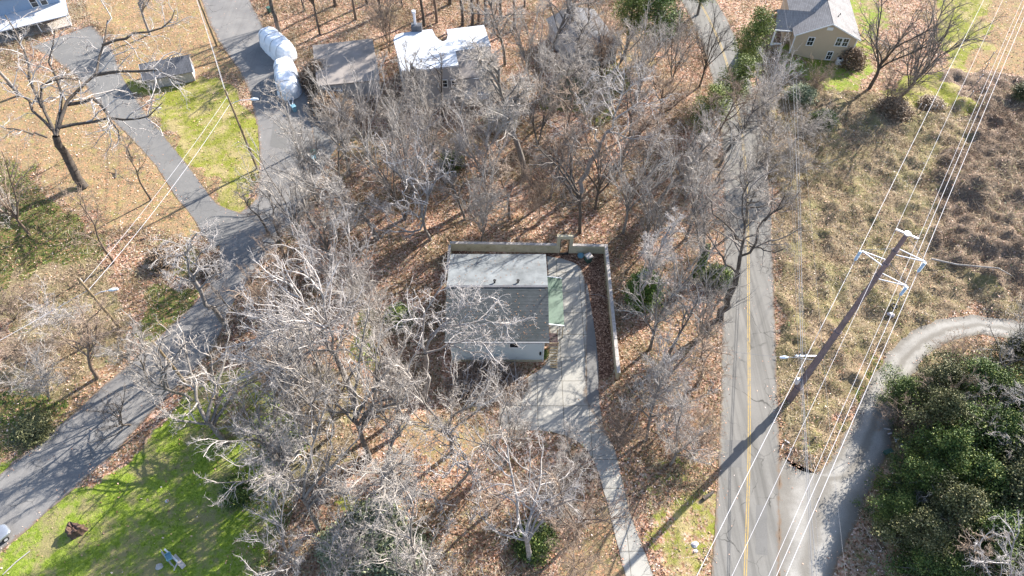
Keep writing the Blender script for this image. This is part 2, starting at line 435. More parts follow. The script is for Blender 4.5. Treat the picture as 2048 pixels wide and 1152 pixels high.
M['grassy'] = leafy('dry_grass_blade', [(0, (0.12, 0.12, 0.025)), (0.5, (0.20, 0.21, 0.035)), (1, (0.35, 0.34, 0.08))], 0.7)
# ---------------------------------------------------------------- terrain
rng = np.random.default_rng(7)
GX = np.concatenate([[-3000, -1200, -500, -260, -190], np.arange(-150, 150.01, 0.5), [190, 260, 500, 1200, 3000]])
GY = np.concatenate([[-2500, -900, -300, -120, -40], np.arange(-10, 200.01, 0.5), [240, 320, 600, 1500, 4000]])
NX, NY = len(GX), len(GY)
XX, YY = np.meshgrid(GX, GY)

def vnoise(X, Y, s, seed):
    """smooth value noise"""
    r = np.random.default_rng(seed); T = r.random((256, 256))
    x = X / s; y = Y / s
    xi = np.floor(x).astype(int); yi = np.floor(y).astype(int)
    fx = x - xi; fy = y - yi
    fx = fx * fx * (3 - 2 * fx); fy = fy * fy * (3 - 2 * fy)
    g = lambda a, b: T[b % 256, a % 256]
    return (g(xi, yi) * (1 - fx) + g(xi + 1, yi) * fx) * (1 - fy) + (g(xi, yi + 1) * (1 - fx) + g(xi + 1, yi + 1) * fx) * fy

def fbm(X, Y, s, seed):
    return vnoise(X, Y, s, seed) * 0.5 + vnoise(X, Y, s / 2.1, seed + 1) * 0.3 + vnoise(X, Y, s / 4.5, seed + 2) * 0.2

Z = {}
Z['z_green'] = [
    [(-60,1175),(0,1112),(20,1090),(62,1062),(130,1012),(200,960),(260,900),(330,840),(400,770),(510,738),(560,800),(535,900),(560,1000),(545,1180),(0,1180)],
    [(0,905),(60,890),(120,842),(160,832),(110,875),(0,945)],
    [0.55,(1690,-20),(1780,-20),(1775,60),(1740,120),(1720,190),(1640,190),(1560,140),(1535,100),(1540,70),(1600,100)],
    [0.4,(1700,1180),(1715,1120),(1760,1060),(1790,1090),(1760,1180)],
    [0.42,(1255,900),(1420,880),(1400,1000),(1290,1020)]]
Z['z_yel'] = [
    [(243,150),(330,160),(440,165),(500,220),(516,320),(505,415),(470,430),(432,405),(395,335),(350,270),(300,210)],
    [(1800,160),(1890,145),(1955,225),(1850,228),(1770,215),(1740,190)],
    [0.75,(1890,-20),(1985,-20),(1965,110),(1900,150),(1870,60)],
    [(1620,70),(1720,190),(1600,150)],
    [(330,170),(400,185),(300,200)],
    [0.52,(1262,905),(1262,985),(1432,960),(1432,1180),(1318,1180)],
    [(700,1010),(800,1000),(830,1100),(720,1110)],
    [0.4,(1560,870),(1640,850),(1700,800),(1640,940),(1590,930)]]
Z['z_straw'] = [
    [(-60,120),(190,165),(250,260),(320,350),(395,440),(400,470),(300,470),(200,440),(100,350),(-60,300)],
    [(150,-30),(400,-30),(440,90),(470,150),(330,165),(240,150),(190,50)],
    [(300,215),(395,335),(432,405),(400,440),(330,350),(290,270)],
    [(1985,-20),(2120,-20),(2120,170),(1965,140),(1900,200),(1860,160)],
    [(1195,1020),(1220,1020),(1262,1180),(1110,1180),(1130,1090)],
    [(625,250),(720,235),(720,300),(640,330)],
    [(1225,60),(1300,60),(1290,170),(1225,150)],
    [(820,840),(1000,860),(960,930),(840,920)]]
Z['z_ivy'] = [
    [(-60,290),(60,340),(140,420),(240,470),(200,520),(90,560),(-60,680)],
    [(300,600),(400,580),(380,650),(300,690),(260,640)],
    [(-60,780),(60,770),(150,780),(130,840),(30,890),(-60,930)],
    [(505,200),(520,260),(520,400),(500,410),(512,320),(495,230)],
    [(330,480),(400,500),(380,560),(300,540)],
    [(1630,740),(2120,690),(2120,1180),(1750,1180),(1740,1010),(1800,900)],
    [(700,640),(760,640),(760,740),(700,740)],
    [(480,1040),(560,850),(640,830),(560,1180),(480,1180)],
    [(1170,60),(1260,130),(1200,260),(1090,220)]]
Z['z_brush'] = [
    [(1545,130),(1700,190),(1850,230),(2120,180),(2120,700),(1940,625),(1850,640),(1770,690),(1720,770),(1660,880),(1610,930),(1565,880),(1550,700),(1545,420),(1520,300),(1500,200)],
    [(1660,930),(1740,780),(1850,700),(1960,690),(1900,800),(1790,900),(1720,980)],
    [(480,760),(700,740),(720,900),(600,1000),(520,960)],
    [(0,560),(160,520),(260,560),(250,700),(120,780),(0,760)]]
Z['z_dark'] = [[(1870,330),(2120,240),(2120,640),(1990,600),(1900,560),(1860,470)],[0.8,(1880,130),(2120,190),(2120,300),(1940,300)]]
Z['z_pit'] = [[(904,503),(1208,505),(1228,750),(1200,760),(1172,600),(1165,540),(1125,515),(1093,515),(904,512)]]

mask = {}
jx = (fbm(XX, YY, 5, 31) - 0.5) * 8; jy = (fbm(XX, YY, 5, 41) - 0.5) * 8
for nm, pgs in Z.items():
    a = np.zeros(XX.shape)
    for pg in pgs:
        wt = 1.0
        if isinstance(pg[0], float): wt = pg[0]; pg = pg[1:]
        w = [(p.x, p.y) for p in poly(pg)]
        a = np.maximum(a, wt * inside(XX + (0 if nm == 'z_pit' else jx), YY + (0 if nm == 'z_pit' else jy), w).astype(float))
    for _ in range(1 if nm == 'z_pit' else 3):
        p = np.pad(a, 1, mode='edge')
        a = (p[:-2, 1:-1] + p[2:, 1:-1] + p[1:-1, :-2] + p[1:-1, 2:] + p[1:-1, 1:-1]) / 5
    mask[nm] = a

# ---- paved outlines (photo pixels on the ground plane)
def catmull(pts, n=6):
    out = []
    P = [pts[0]] + list(pts) + [pts[-1]]
    for i in range(1, len(P) - 2):
        for k in range(n):
            t = k / n
            out.append(tuple(0.5 * (2 * P[i][j] + (P[i+1][j] - P[i-1][j]) * t + (2*P[i-1][j] - 5*P[i][j] + 4*P[i+1][j] - P[i+2][j]) * t*t + (3*P[i][j] - P[i-1][j] - 3*P[i+1][j] + P[i+2][j]) * t**3) for j in range(2)))
    out.append(tuple(pts[-1])); return out

def strip(Lp, Rp, n=90):
    """two edges (pixels) -> resampled world edges"""
    res = []
    for e in (Lp, Rp):
        w = [(p.x, p.y) for p in poly(catmull(e, 8))]
        d = [0]
        for a, b in zip(w, w[1:]): d.append(d[-1] + math.hypot(b[0]-a[0], b[1]-a[1]))
        s = np.linspace(0, d[-1], n)
        res.append(np.stack([np.interp(s, d, [p[0] for p in w]), np.interp(s, d, [p[1] for p in w])], 1))
    return res

paved = []
def lay(name, Lp, Rp, z, mat, label, rag=0.12, n=160, cat='road'):
    A, B = strip(Lp, Rp, n)
    k = np.arange(n)
    na = (fbm(A[:, 0]*1.0, A[:, 1]*1.0, 1.6, 5) - 0.5) * rag * 4; nb = (fbm(B[:, 0], B[:, 1], 1.6, 15) - 0.5) * rag * 4
    d = (B - A); d /= np.linalg.norm(d, axis=1)[:, None]
    A = A + d * na[:, None]; B = B + d * nb[:, None]
    paved.append(np.concatenate([A, B[::-1]]))
    m = MB()
    W = 14
    rows = [[tuple(A[i] * (1 - j / W) + B[i] * (j / W)) + (z,) for j in range(W + 1)] for i in range(n)]
    vs = [p for r in rows for p in r]
    fs = [(i*(W+1)+j, i*(W+1)+j+1, (i+1)*(W+1)+j+1, (i+1)*(W+1)+j) for i in range(n-1) for j in range(W)]
    # skirt so that the slab has thickness
    m.add(vs, fs)
    o = m.build(name, mat)
    a = o.data.attributes.new('across', 'FLOAT', 'POINT'); a.data.foreach_set('value', [j / W for i in range(n) for j in range(W + 1)])
    return tag(o, label, cat, kind='structure'), A, B

def centre(cps, w):
    c = [(p.x, p.y) for p in poly(catmull(cps, 8))]
    return c
lay('side_road', [(385,-60),(413,30),(440,85),(478,140),(500,190),(516,260),(520,340),(510,400),(470,432),(438,470),(440,515),(430,550),(400,595),(340,655),(280,708),(215,765),(120,850),(0,948),(-120,1040)],
    [(470,-60),(515,30),(560,110),(612,180),(628,280),(632,350),(610,405),(580,450),(530,515),(490,570),(460,620),(440,668),(420,705),(375,752),(300,830),(243,891),(194,936),(94,1026),(20,1087),(-90,1180)][:],
    0.012, M['asphalt_old'], 'cracked grey asphalt side road running down the left of the wood')
lay('driveway', [(60,95),(110,120),(170,170),(208,222),(264,278),(312,333),(354,396),(382,430),(403,466),(425,500)],
    [(185,50),(225,100),(243,150),(288,222),(320,262),(347,295),(396,358),(432,405),(480,425),(520,430)],
    0.016, M['drive'], 'pale paved driveway climbing to the blue house at upper left', 0.05, cat='driveway')
RD = [(1488,1240),(1495,1050),(1499,900),(1499,770),(1498,640),(1497,500),(1494,380),(1487,290),(1474,210),(1452,120),(1424,50),(1385,-20),(1340,-80)]
cw = [(p.x, p.y) for p in poly(catmull(RD, 10))]
def offset_line(c, off):
    out = []
    for i, p in enumerate(c):
        a = c[max(i-1, 0)]; b = c[min(i+1, len(c)-1)]
        d = Vector((b[0]-a[0], b[1]-a[1])).normalized()
        out.append((p[0] + d.y * off, p[1] - d.x * off))
    return out
def ribbon(name, c, o0, o1, z, mat, label, cat, kind='structure', reg=True, rag=0.0):
    A = offset_line(c, o0); B = offset_line(c, o1)
    if rag:
        A = [(p[0] + (random.random()-.5)*rag, p[1]) for p in A]; B = [(p[0] + (random.random()-.5)*rag, p[1]) for p in B]
    if reg: paved.append(np.array(A + B[::-1]))
    m = MB(); W = 12 if reg else 1
    vs = [(A[i][0]*(1-j/W)+B[i][0]*j/W, A[i][1]*(1-j/W)+B[i][1]*j/W, z) for i in range(len(c)) for j in range(W+1)]
    m.add(vs, [(i*(W+1)+j, i*(W+1)+j+1, (i+1)*(W+1)+j+1, (i+1)*(W+1)+j) for i in range(len(c)-1) for j in range(W)])
    o = m.build(name, mat); a = o.data.attributes.new('across', 'FLOAT', 'POINT'); a.data.foreach_set('value', [j / W for i in range(len(c)) for j in range(W + 1)])
    return tag(o, label, cat, kind=kind)
random.seed(3)
def densify(c, step=0.8):
    c = np.array(c); d = np.concatenate([[0], np.cumsum(np.hypot(*(c[1:] - c[:-1]).T))])
    s = np.arange(0, d[-1], step)
    return list(zip(np.interp(s, d, c[:, 0]), np.interp(s, d, c[:, 1])))
cwd = densify(cw)
road = ribbon('road', cwd, -3.45, 3.35, 0.020, M['asphalt_road'], 'pale two lane asphalt road with double yellow line', 'road', rag=0.14)
ribbon('road_marking', cwd, -0.23, -0.12, 0.026, M['yellow_paint'], 'left stripe of the double yellow centre line on the two lane road', 'road marking', reg=False)
ribbon('road_marking', cwd, 0.0, 0.11, 0.026, M['yellow_paint'], 'right stripe of the double yellow centre line on the two lane road', 'road marking', reg=False)
lay('gravel_road', [(1556,1240),(1556,1080),(1556,985),(1560,915),(1590,935),(1625,945),(1660,918),(1690,868),(1712,815),(1738,762),(1785,695),(1845,648),(1920,632),(2010,636),(2130,660)],
    [(1650,1240),(1668,1150),(1690,1090),(1718,1030),(1748,960),(1775,905),(1790,860),(1800,815),(1820,770),(1850,720),(1885,690),(1930,672),(1980,672),(2030,680),(2130,700)],
    0.016, M['gravel'], 'pale gravel lane curving away from the two lane road', 0.25)
lay('driveway', [(1093,512),(1096,560),(1098,640),(1094,722),(1048,760),(1010,800),(996,830),(1008,858),(1090,862),(1150,880),(1186,920),(1208,985),(1222,1040),(1245,1130),(1262,1200)],
    [(1126,518),(1163,538),(1172,600),(1174,660),(1174,720),(1174,770),(1175,800),(1192,830),(1215,870),(1232,905),(1245,960),(1256,1010),(1272,1060),(1300,1130),(1320,1200)],
    0.020, M['concrete'], 'pale concrete driveway beside the grey roofed house', 0.04, cat='driveway')
lay('driveway_edge', [(1171,565),(1172,620),(1173,700),(1173,770),(1176,830)], [(1175,572),(1188,650),(1196,720),(1198,790),(1206,850)],
    0.014, M['drive'], 'blue grey asphalt strip along the concrete driveway', 0.03, 60, 'driveway')
lay('parking_pad', [(596,215),(600,300),(612,400)], [(700,205),(700,250),(650,330)], 0.010, M['drive'], 'pale parking pad below the brown roofed garage', 0.2, 50, 'driveway')

def patch(px, mat, label):
    m = MB(); w = poly(px, 0); n = len(w)
    m.add([(p.x, p.y, .026) for p in w], [tuple(range(n))[::-1]])
    o = m.build('road_patch', mat); a = o.data.attributes.new('across', 'FLOAT', 'POINT'); a.data.foreach_set('value', [.5] * n)
    if o.data.polygons[0].normal.z < 0: o.data.flip_normals()
    tag(o, label, 'road patch', kind='structure')
patch([(1450,880),(1484,880),(1483,935),(1447,934)], M['asphalt_dark2'], 'darker repair patch in the left lane of the two lane road')
patch([(1512,1010),(1534,1011),(1535,1110),(1511,1108)], M['asphalt_dark2'], 'long darker repair strip in the right lane of the two lane road')
patch([(548,240),(578,250),(572,300),(540,292)], M['asphalt_dark2'], 'darker repair patch on the upper part of the side road')

# ---- heights: keep the ground under paving and buildings flat
hold = np.zeros(XX.shape)
for pg in paved: hold = np.maximum(hold, inside(XX, YY, pg).astype(float))
for pg in ([(895,495),(1215,497),(1240,760),(1090,860),(880,760)],):
    hold = np.maximum(hold, inside(XX, YY, [(p.x, p.y) for p in poly(pg)]).astype(float))
soft = hold.copy()
for _ in range(6):
    p = np.pad(soft, 1, mode='edge')
    soft = np.maximum(soft, (p[:-2, 1:-1] + p[2:, 1:-1] + p[1:-1, :-2] + p[1:-1, 2:]) / 4 * 0.98)
p = soft
free = np.clip(1 - soft * 1.15, 0, 1)
def bump_h(X, Y, mb, mi):
    h = (fbm(X, Y, 9, 3) - 0.35) * 0.5 + (fbm(X, Y, 1.8, 9) - 0.5) * 0.25
    h = h + mb * ((fbm(X, Y, 5.0, 51) - 0.3) * 2.0 + (fbm(X, Y, 1.9, 57) - 0.5) * 1.2 + (vnoise(X, Y, 1.0, 59) - .5) * .5)
    h = h + mi * ((fbm(X + 3 * fbm(X, Y, 4, 152), Y, 6.0, 151) - 0.2) * 3.6 + (fbm(X, Y, 2.4, 157) - 0.5) * 1.6 + (vnoise(X, Y, 1.1, 158) - .5) * .7)
    return np.clip(h, 0.0, None)
near = np.exp(-(((XX) / 160) ** 4 + ((YY - 80) / 120) ** 4))
HZ = free * bump_h(XX, YY, mask['z_brush'] * (XX > 30) + 0.7 * mask['z_ivy'] * (XX > 30), mask['z_dark']) * near - 0.03
# bank on which the left corner of the tan house stands
HZ += 2.1 * np.exp(-(((XX - 49.5) / 4.2) ** 2 + ((YY - 111) / 4.6) ** 2)) * (1 - np.clip(hold, 0, 1))
HZ[0:5] = -0.03; HZ[-5:] = -0.03
V = np.stack([XX, YY, HZ], -1).reshape(-1, 3)
idx = np.arange(NX * NY).reshape(NY, NX)
F = np.stack([idx[:-1, :-1], idx[:-1, 1:], idx[1:, 1:], idx[1:, :-1]], -1).reshape(-1, 4)
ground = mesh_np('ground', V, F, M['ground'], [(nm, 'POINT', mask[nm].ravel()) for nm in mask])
ground.data.shade_smooth()
tag(ground, 'ground under the wood with fallen leaves, lawns and brambles', 'ground', kind='structure')

def samp(arr, x, y):
    """nearest grid sample for points within the fine grid"""
    ix = np.clip(np.round((np.asarray(x) + 150) / 0.5).astype(int) + 5, 0, NX - 1)
    iy = np.clip(np.round((np.asarray(y) + 10) / 0.5).astype(int) + 5, 0, NY - 1)
    return arr[iy, ix]
def tz(x, y): return float(samp(HZ, x, y))

# ---------------------------------------------------------------- stuff scatter
def in_view(n, pad=0.06):
    """random ground points over the area the photograph covers (and a margin)"""
    y = 12 + rng.random(n * 2) * 128
    hw = 44 + y * 0.52
    x = (rng.random(n * 2) * 2 - 1) * 112
    k = np.abs(x) < hw
    return x[k][:n], y[k][:n]

def keep(x, y, names, p_else=0.0, clear_paved=True, pit=False):
    k = np.zeros(len(x)) + p_else
    for nm, p in names.items():
        k = np.where(samp(mask[nm], x, y) > 0.5, p, k)
    if clear_paved: k = k * (samp(hold, x, y) < 0.5)
    elif not pit: pass
    return rng.random(len(x)) < k

def leaves(name, x, y, z, size, mat, tone, label, cat, tilt=0.6):
    """small tilted quads"""
    n = len(x)
    a = rng.random(n) * 6.283
    nx = rng.normal(0, tilt, n); ny = rng.normal(0, tilt, n); nz = np.ones(n)
    N = np.stack([nx, ny, nz], 1); N /= np.linalg.norm(N, axis=1)[:, None]
    U = np.stack([np.cos(a), np.sin(a), np.zeros(n)], 1)
    U -= N * (U * N).sum(1)[:, None]; U /= np.linalg.norm(U, axis=1)[:, None]
    W = np.cross(N, U)
    s = size * (0.6 + 0.8 * rng.random(n))[:, None]
    C = np.stack([x, y, z], 1)
    P = np.stack([C - U * s, C + W * s * 0.6, C + U * s, C - W * s * 0.6], 1).reshape(-1, 3)
    o = mesh_np(name, P, np.arange(4 * n).reshape(n, 4), mat, [('tone', 'FACE', tone)])
    if label: tag(o, label, cat, kind='stuff')
    return o

def stems(name, x, y, z, length, width, mat, tone, label, cat, up=0.6, seg=3, parent=None):
    """bent thin ribbons, like bramble canes and grass"""
    n = len(x)
    L = length * (0.4 + rng.random(n) * 0.9)
    D = rng.normal(0, 1, (n, 3)); D[:, 2] = np.abs(D[:, 2]) * up + 0.15 * up
    D /= np.linalg.norm(D, axis=1)[:, None]
    B = rng.normal(0, 1, (n, 3)) * 0.35; B[:, 2] -= 0.25
    P = np.stack([x, y, z], 1)
    side = np.cross(D, rng.normal(0, 1, (n, 3))); side /= np.linalg.norm(side, axis=1)[:, None]
    pts = []
    for k in range(seg + 1):
        w = width * (1 - 0.7 * k / seg)
        w = (w * (0.6 + 0.8 * rng.random(n)))[:, None] if np.isscalar(w) else w[:, None]
        pts.append(P - side * w); pts.append(P + side * w)
        D = D + B / seg * 1.6; D /= np.linalg.norm(D, axis=1)[:, None]
        P = P + D * (L / seg)[:, None]
    m = 2 * (seg + 1)
    V = np.stack(pts, 1).reshape(-1, 3)
    b = np.arange(n) * m
    F = np.stack([np.stack([b + 2*k, b + 2*k + 1, b + 2*k + 3, b + 2*k + 2], 1) for k in range(seg)], 1).reshape(-1, 4)
    o = mesh_np(name, V, F, mat, [('tone', 'FACE', np.repeat(tone, seg))])
    if label: tag(o, label, cat, kind='stuff')
    return o

# fallen leaves over the woods (a few also on the paving)
x, y = in_view(330000)
k = keep(x, y, {'z_green': 0.03, 'z_yel': 0.08, 'z_straw': 0.25, 'z_ivy': 0.3, 'z_brush': 0.25, 'z_pit': 0.0}, 0.8)
k &= rng.random(len(x)) < 0.25 + 1.2 * fbm(x, y, 5, 77) ** 1.2
x, y = x[k], y[k]
leaves('fallen_leaves', x, y, samp(HZ, x, y) + 0.05 + rng.random(len(x)) * 0.05, 0.11, M['litter'], rng.random(len(x)), 'reddish brown fallen leaves covering the floor of the wood', 'fallen leaves')
eb = hold.copy()
for _ in range(4):
    p = np.pad(eb, 1, mode='edge'); eb = (p[:-2, 1:-1] + p[2:, 1:-1] + p[1:-1, :-2] + p[1:-1, 2:] + p[1:-1, 1:-1]) / 5
x, y = in_view(200000)
k = (samp(hold, x, y) > 0.5) & (samp(soft, x, y) > 0.5) & (rng.random(len(x)) < 0.015 + 0.25 * np.clip(fbm(x, y, 3, 99) - 0.6, 0, 1) + 1.0 * (samp(eb, x, y) < .9) * np.clip(fbm(x, y, 2, 98) - .3, 0, 1))
neck = inside(x, y, [(q.x, q.y) for q in poly([(1150,872),(1240,880),(1262,1010),(1200,1010)])])
k |= neck & (rng.random(len(x)) < 1.5 * np.clip(fbm(x, y, 2.2, 97) - .25, 0, 1))
x, y = x[k], y[k]
leaves('blown_leaves', x, y, np.full(len(x), 0.045), 0.08, M['litter'], rng.random(len(x)) ** 0.8, 'scattered dry leaves blown over the paving', 'fallen leaves', 0.25)

# undergrowth in the woods
x, y = in_view(560000)
den = np.clip((fbm(x, y, 6, 21) - 0.36) * 3.2, 0.04, 1.0)
k = keep(x, y, {'z_green': 0.0, 'z_yel': 0.02, 'z_straw': 0.04, 'z_ivy': 0.5, 'z_brush': 0.0, 'z_pit': 0.0}, 0.95) & (rng.random(len(x)) < den) & ((x < 36) | (y < 60))
x, y = x[k], y[k]
tn = np.clip(fbm(x, y, 9, 65) + rng.normal(0, 0.22, len(x)), 0, 1)
stems('undergrowth', x, y, samp(HZ, x, y) + 0.9 * np.clip(fbm(x, y, 3, 78) - .45, 0, 1), 1.15, 0.024, M['brushg'], tn, 'leafless tangled undergrowth filling the wood between the trees', 'undergrowth', 0.9)

# bramble field on the right, heaped in mounds
x, y = in_view(800000)
k = keep(x, y, {'z_brush': 1.0, 'z_ivy': 0.15, 'z_green': 0.0, 'z_yel': 0.02}, 0.0) & (rng.random(len(x)) < 0.15 + 1.5 * np.clip(fbm(x, y, 2.6, 121) - 0.3, 0, 1))
x, y = x[k], y[k]
tn = np.clip(0.05 + 1.3 * (fbm(x, y, 5, 165) - .15) + rng.normal(0, 0.2, len(x)) - .13 * samp(mask['z_dark'], x, y), 0, 1)
stems('brambles', x, y, samp(HZ, x, y) - 0.03 + 0.35 * rng.random(len(x)) ** 2, 0.7 + 0.5 * samp(mask['z_dark'], x, y), 0.028, M['brush'], tn, 'brown dormant brambles heaped over the field beside the road', 'brambles', 0.7)

# lawns
x, y = in_view(330000)
k = keep(x, y, {'z_green': 1.0}, 0.0) & (samp(mask['z_green'], x, y) > 0.6) & (rng.random(len(x)) < 0.05 + 2.4 * np.clip(fbm(x, y, 3, 201) - .3, 0, 1))
x, y = x[k], y[k]
stems('lawn_grass', x, y, samp(HZ, x, y), 0.24, 0.03, M['grassb'], np.clip(fbm(x, y, 4, 203) + rng.normal(0, 0.2, len(x)), 0, 1), 'bright green winter grass of the lawn at lower left', 'grass', 0.8, 2)
x, y = in_view(200000)
k = keep(x, y, {'z_yel': 0.9, 'z_straw': 0.12, 'z_green': 0.0}, 0.0)
x, y = x[k], y[k]
stems('dry_grass', x, y, samp(HZ, x, y), 0.2, 0.03, M['grassy'], np.clip(fbm(x, y, 4, 233) + rng.normal(0, 0.2, len(x)), 0, 1), 'yellowish dormant grass of the upper lawns', 'grass', 0.8, 2)
# low evergreen leaves among the stems
x, y = in_view(330000)
k = keep(x, y, {'z_green': 0.0, 'z_yel': 0.03, 'z_straw': 0.02, 'z_ivy': 0.3, 'z_brush': 0.3, 'z_pit': 0.0}, 0.9) & (rng.random(len(x)) < 1.6 * np.clip(fbm(x, y, 4.5, 401) - 0.52, 0, 1) * 2)
x, y = x[k], y[k]
leaves('low_evergreens', x, y, samp(HZ, x, y) + rng.random(len(x)) * 0.8, 0.09, M['leaf_vine2'], np.clip(rng.normal(0.45, 0.25, len(x)), 0, 1), 'dull green low leaves of honeysuckle and privet in the undergrowth', 'undergrowth', 0.9)
# ivy and ground cover
x, y = in_view(260000)
k = keep(x, y, {'z_ivy': 0.9, 'z_brush': 0.10, 'z_green': 0.0, 'z_straw': 0.0}, 0.03) & (rng.random(len(x)) < 0.1 + 1.6 * np.clip(fbm(x, y, 3.5, 301) - 0.3, 0, 1))
x, y = x[k], y[k]
leaves('ground_ivy', x, y, samp(HZ, x, y) + rng.random(len(x)) * 0.35, 0.13, M['leaf_vine'], np.clip(rng.normal(0.55, 0.25, len(x)), 0, 1), 'dark green ivy and evergreen ground cover under the trees', 'ground cover', 0.7)
# ---------------------------------------------------------------- buildings
def gable(m_roof, hx, y0, y1, ze, zr, ov=0.0, th=0.14, axis='x', cx=0.0):
    pass

# --- main house with grey front slope; back slope coloured paler as if sunlit
house = empty('house', (-1.8, 49.9, 0))
tag(house, 'white sided house with a grey shingled front roof slope, inside the walled yard', 'house')
def hp(name, m, mat, par=None): return m.build(name, mat, par or house)
HX0, HX1, HY0, HY1, HE, HR = -5.75, 5.75, -6.3, 6.35, 5.3, 7.25
m = MB()
yr = 0.05
m.add([(HX0,HY0,0),(HX1,HY0,0),(HX1,HY1,0),(HX0,HY1,0),(HX0,HY0,HE),(HX1,HY0,HE),(HX1,HY1,HE),(HX0,HY1,HE),(HX0,yr,HR-.1),(HX1,yr,HR-.1)],
      [(0,1,5,4),(2,3,7,6),(1,2,6,9,5),(3,0,4,8,7),(4,5,9,8),(6,7,8,9),(3,2,1,0)])
wall_h = hp('wall', m, M['siding_white'])
def slab(y0, z0, y1, z1, x0, x1, th):
    m = MB(); n = Vector((0, -(z1 - z0), (y1 - y0))).normalized()
    if n.z < 0: n = -n
    a = [Vector((x0, y0, z0)), Vector((x1, y0, z0)), Vector((x1, y1, z1)), Vector((x0, y1, z1))]
    m.add(a + [p + n * th for p in a], [(3,2,1,0),(4,5,6,7),(0,1,5,4),(1,2,6,5),(2,3,7,6),(3,0,4,7)])
    return m
hp('roof_slope', slab(HY0-.4, HE-.05, yr, HR, HX0-.5, HX1+.5, .12), M['roof_front']).__setitem__('label', 'dark grey shingled front slope')
hp('roof_slope', slab(HY1+.4, HE-.05, yr+.004, HR, HX0-.5, HX1+.48, .12), M['roof_pale']).__setitem__('label', 'sunlit grey back slope streaked with branch shadows')
m = MB(); m.box(HX0-.52, HX1+.52, HY0-.56, HY0-.42, HE-.08, HE+.06); hp('gutter', m, M['cable'])
for xv in (-.35, 2.55):
    m = MB(); m.tube([(xv, 0.75, HR-.2), (xv, 0.75, HR+.35)], .11, 10); m.tube([(xv, .75, HR+.35), (xv, .75, HR+.42)], .2, 10)
    hp('vent_pipe', m, M['dark'])
wv = MB(); wv.box(1.55, 2.55, HY0-.05, HY0-.02, HE-1.85, HE-.95); v = hp('window', wv, M['glass'])
for bx in ((1.45,1.55,HE-1.95,HE-.85),(2.55,2.65,HE-1.95,HE-.85),(1.55,2.55,HE-.95,HE-.85),(1.55,2.55,HE-1.95,HE-1.85)):
    wv = MB(); wv.box(bx[0], bx[1], HY0-.08, HY0-.01, bx[2], bx[3]); hp('frame', wv, M['trim'], v)
m = MB(); m.box(5.2, 5.42, HY0-.14, HY0-.01, 1.7, 2.35); hp('meter_box', m, M['dark'])
m = MB(); m.box(HX0-.06, HX1+.06, HY0-.07, HY1+.06, -.05, .45); hp('foundation', m, M['block'])
m = MB(); m.tube([(5.68, HY0-.1, .1), (5.68, HY0-.1, HE-.1)], .05, 6); hp('downspout', m, M['trim'])
m = MB(); m.box(HX0-.49, HX1+.47, -.12, .2, HR+.125, HR+.16); hp('ridge_cap', m, M['roof_dark'])
# a few leaves caught on the roof
g_ = random.Random(4); m = MB()
for i in range(420):
    xx = g_.uniform(HX0-.4, HX1+.4); yy = HY0-.3 + abs(g_.gauss(0, 2.2)) if i % 2 else g_.uniform(HY0, HY1)
    yy = min(yy, HY1); zz = HR - abs(yy-yr)*(HR-HE+.05)/6.6 + .15; a_ = g_.random()*6.28; s_ = g_.uniform(.04,.09)
    m.add([(xx+s_*math.cos(a_+q), yy+s_*math.sin(a_+q)*(.6 if q in (1.57, 4.71) else 1), zz+g_.uniform(0,.03)) for q in (0, 1.57, 3.14, 4.71)], [(0,1,2,3)])
lv = hp('roof_leaves', m, M['dkleaf']); lv['kind'] = 'stuff'
# side awning on posts
aw = MB()
ax0, ax1, ay0, ay1 = 5.85, 8.35, -3.05, 4.3
aw.add([(ax0,ay0,3.75),(ax1,ay0,3.25),(ax1,ay1,3.25),(ax0,ay1,3.75),(ax0,ay0,3.83),(ax1,ay0,3.33),(ax1,ay1,3.33),(ax0,ay1,3.83)],
       [(3,2,1,0),(4,5,6,7),(0,1,5,4),(1,2,6,5),(2,3,7,6),(3,0,4,7)])
awn = hp('awning', aw, M['roof_green'])
m = MB(); m.beam((ax0,ay0-.05,3.8),(ax1,ay0-.05,3.3),.1,.12); hp('edge_trim', m, M['trim'], awn)
m = MB(); m.beam((ax0,ay1+.05,3.8),(ax1,ay1+.05,3.3),.1,.12); hp('edge_trim', m, M['trim'], awn)
for yy in (ay0+.2, .6, ay1-.2):
    m = MB(); m.beam((ax1-.1, yy, 0), (ax1-.1, yy, 3.24), .1); hp('post', m, M['tan_post'], awn)
# slatted deck and railing in front of the awning
dk = MB()
for i in range(9): dk.box(5.85, 7.6, ay0-2.0+i*.22, ay0-2.0+i*.22+.15, 1.55, 1.62)
deck = hp('deck', dk, M['iron'])
m = MB()
for i in range(14): m.box(5.9+i*.125, 5.94+i*.125, ay0-2.08, ay0-2.05, 1.6, 2.4)
m.box(5.85, 7.65, ay0-2.1, ay0-2.02, 2.4, 2.48); hp('railing', m, M['tan_post'], deck)
for xx, yy in ((7.55, ay0-2.06), (7.55, ay0-.2)):
    m = MB(); m.beam((xx, yy, 0), (xx, yy, 2.6), .11); hp('post', m, M['tan_post'], deck)
m = MB(); m.beam((7.55, ay0-2.1, 2.3), (7.3, ay0-4.4, 1.2), .07); m.beam((7.55, ay0-2.1, 1.55), (7.3, ay0-4.4, .3), .07)
for i in range(8): m.box(6.6, 7.5, ay0-2.3-.28*i, ay0-2.1-.28*i, 1.4-.18*i, 1.46-.18*i)
hp('stairs', m, M['tan_post'], deck)
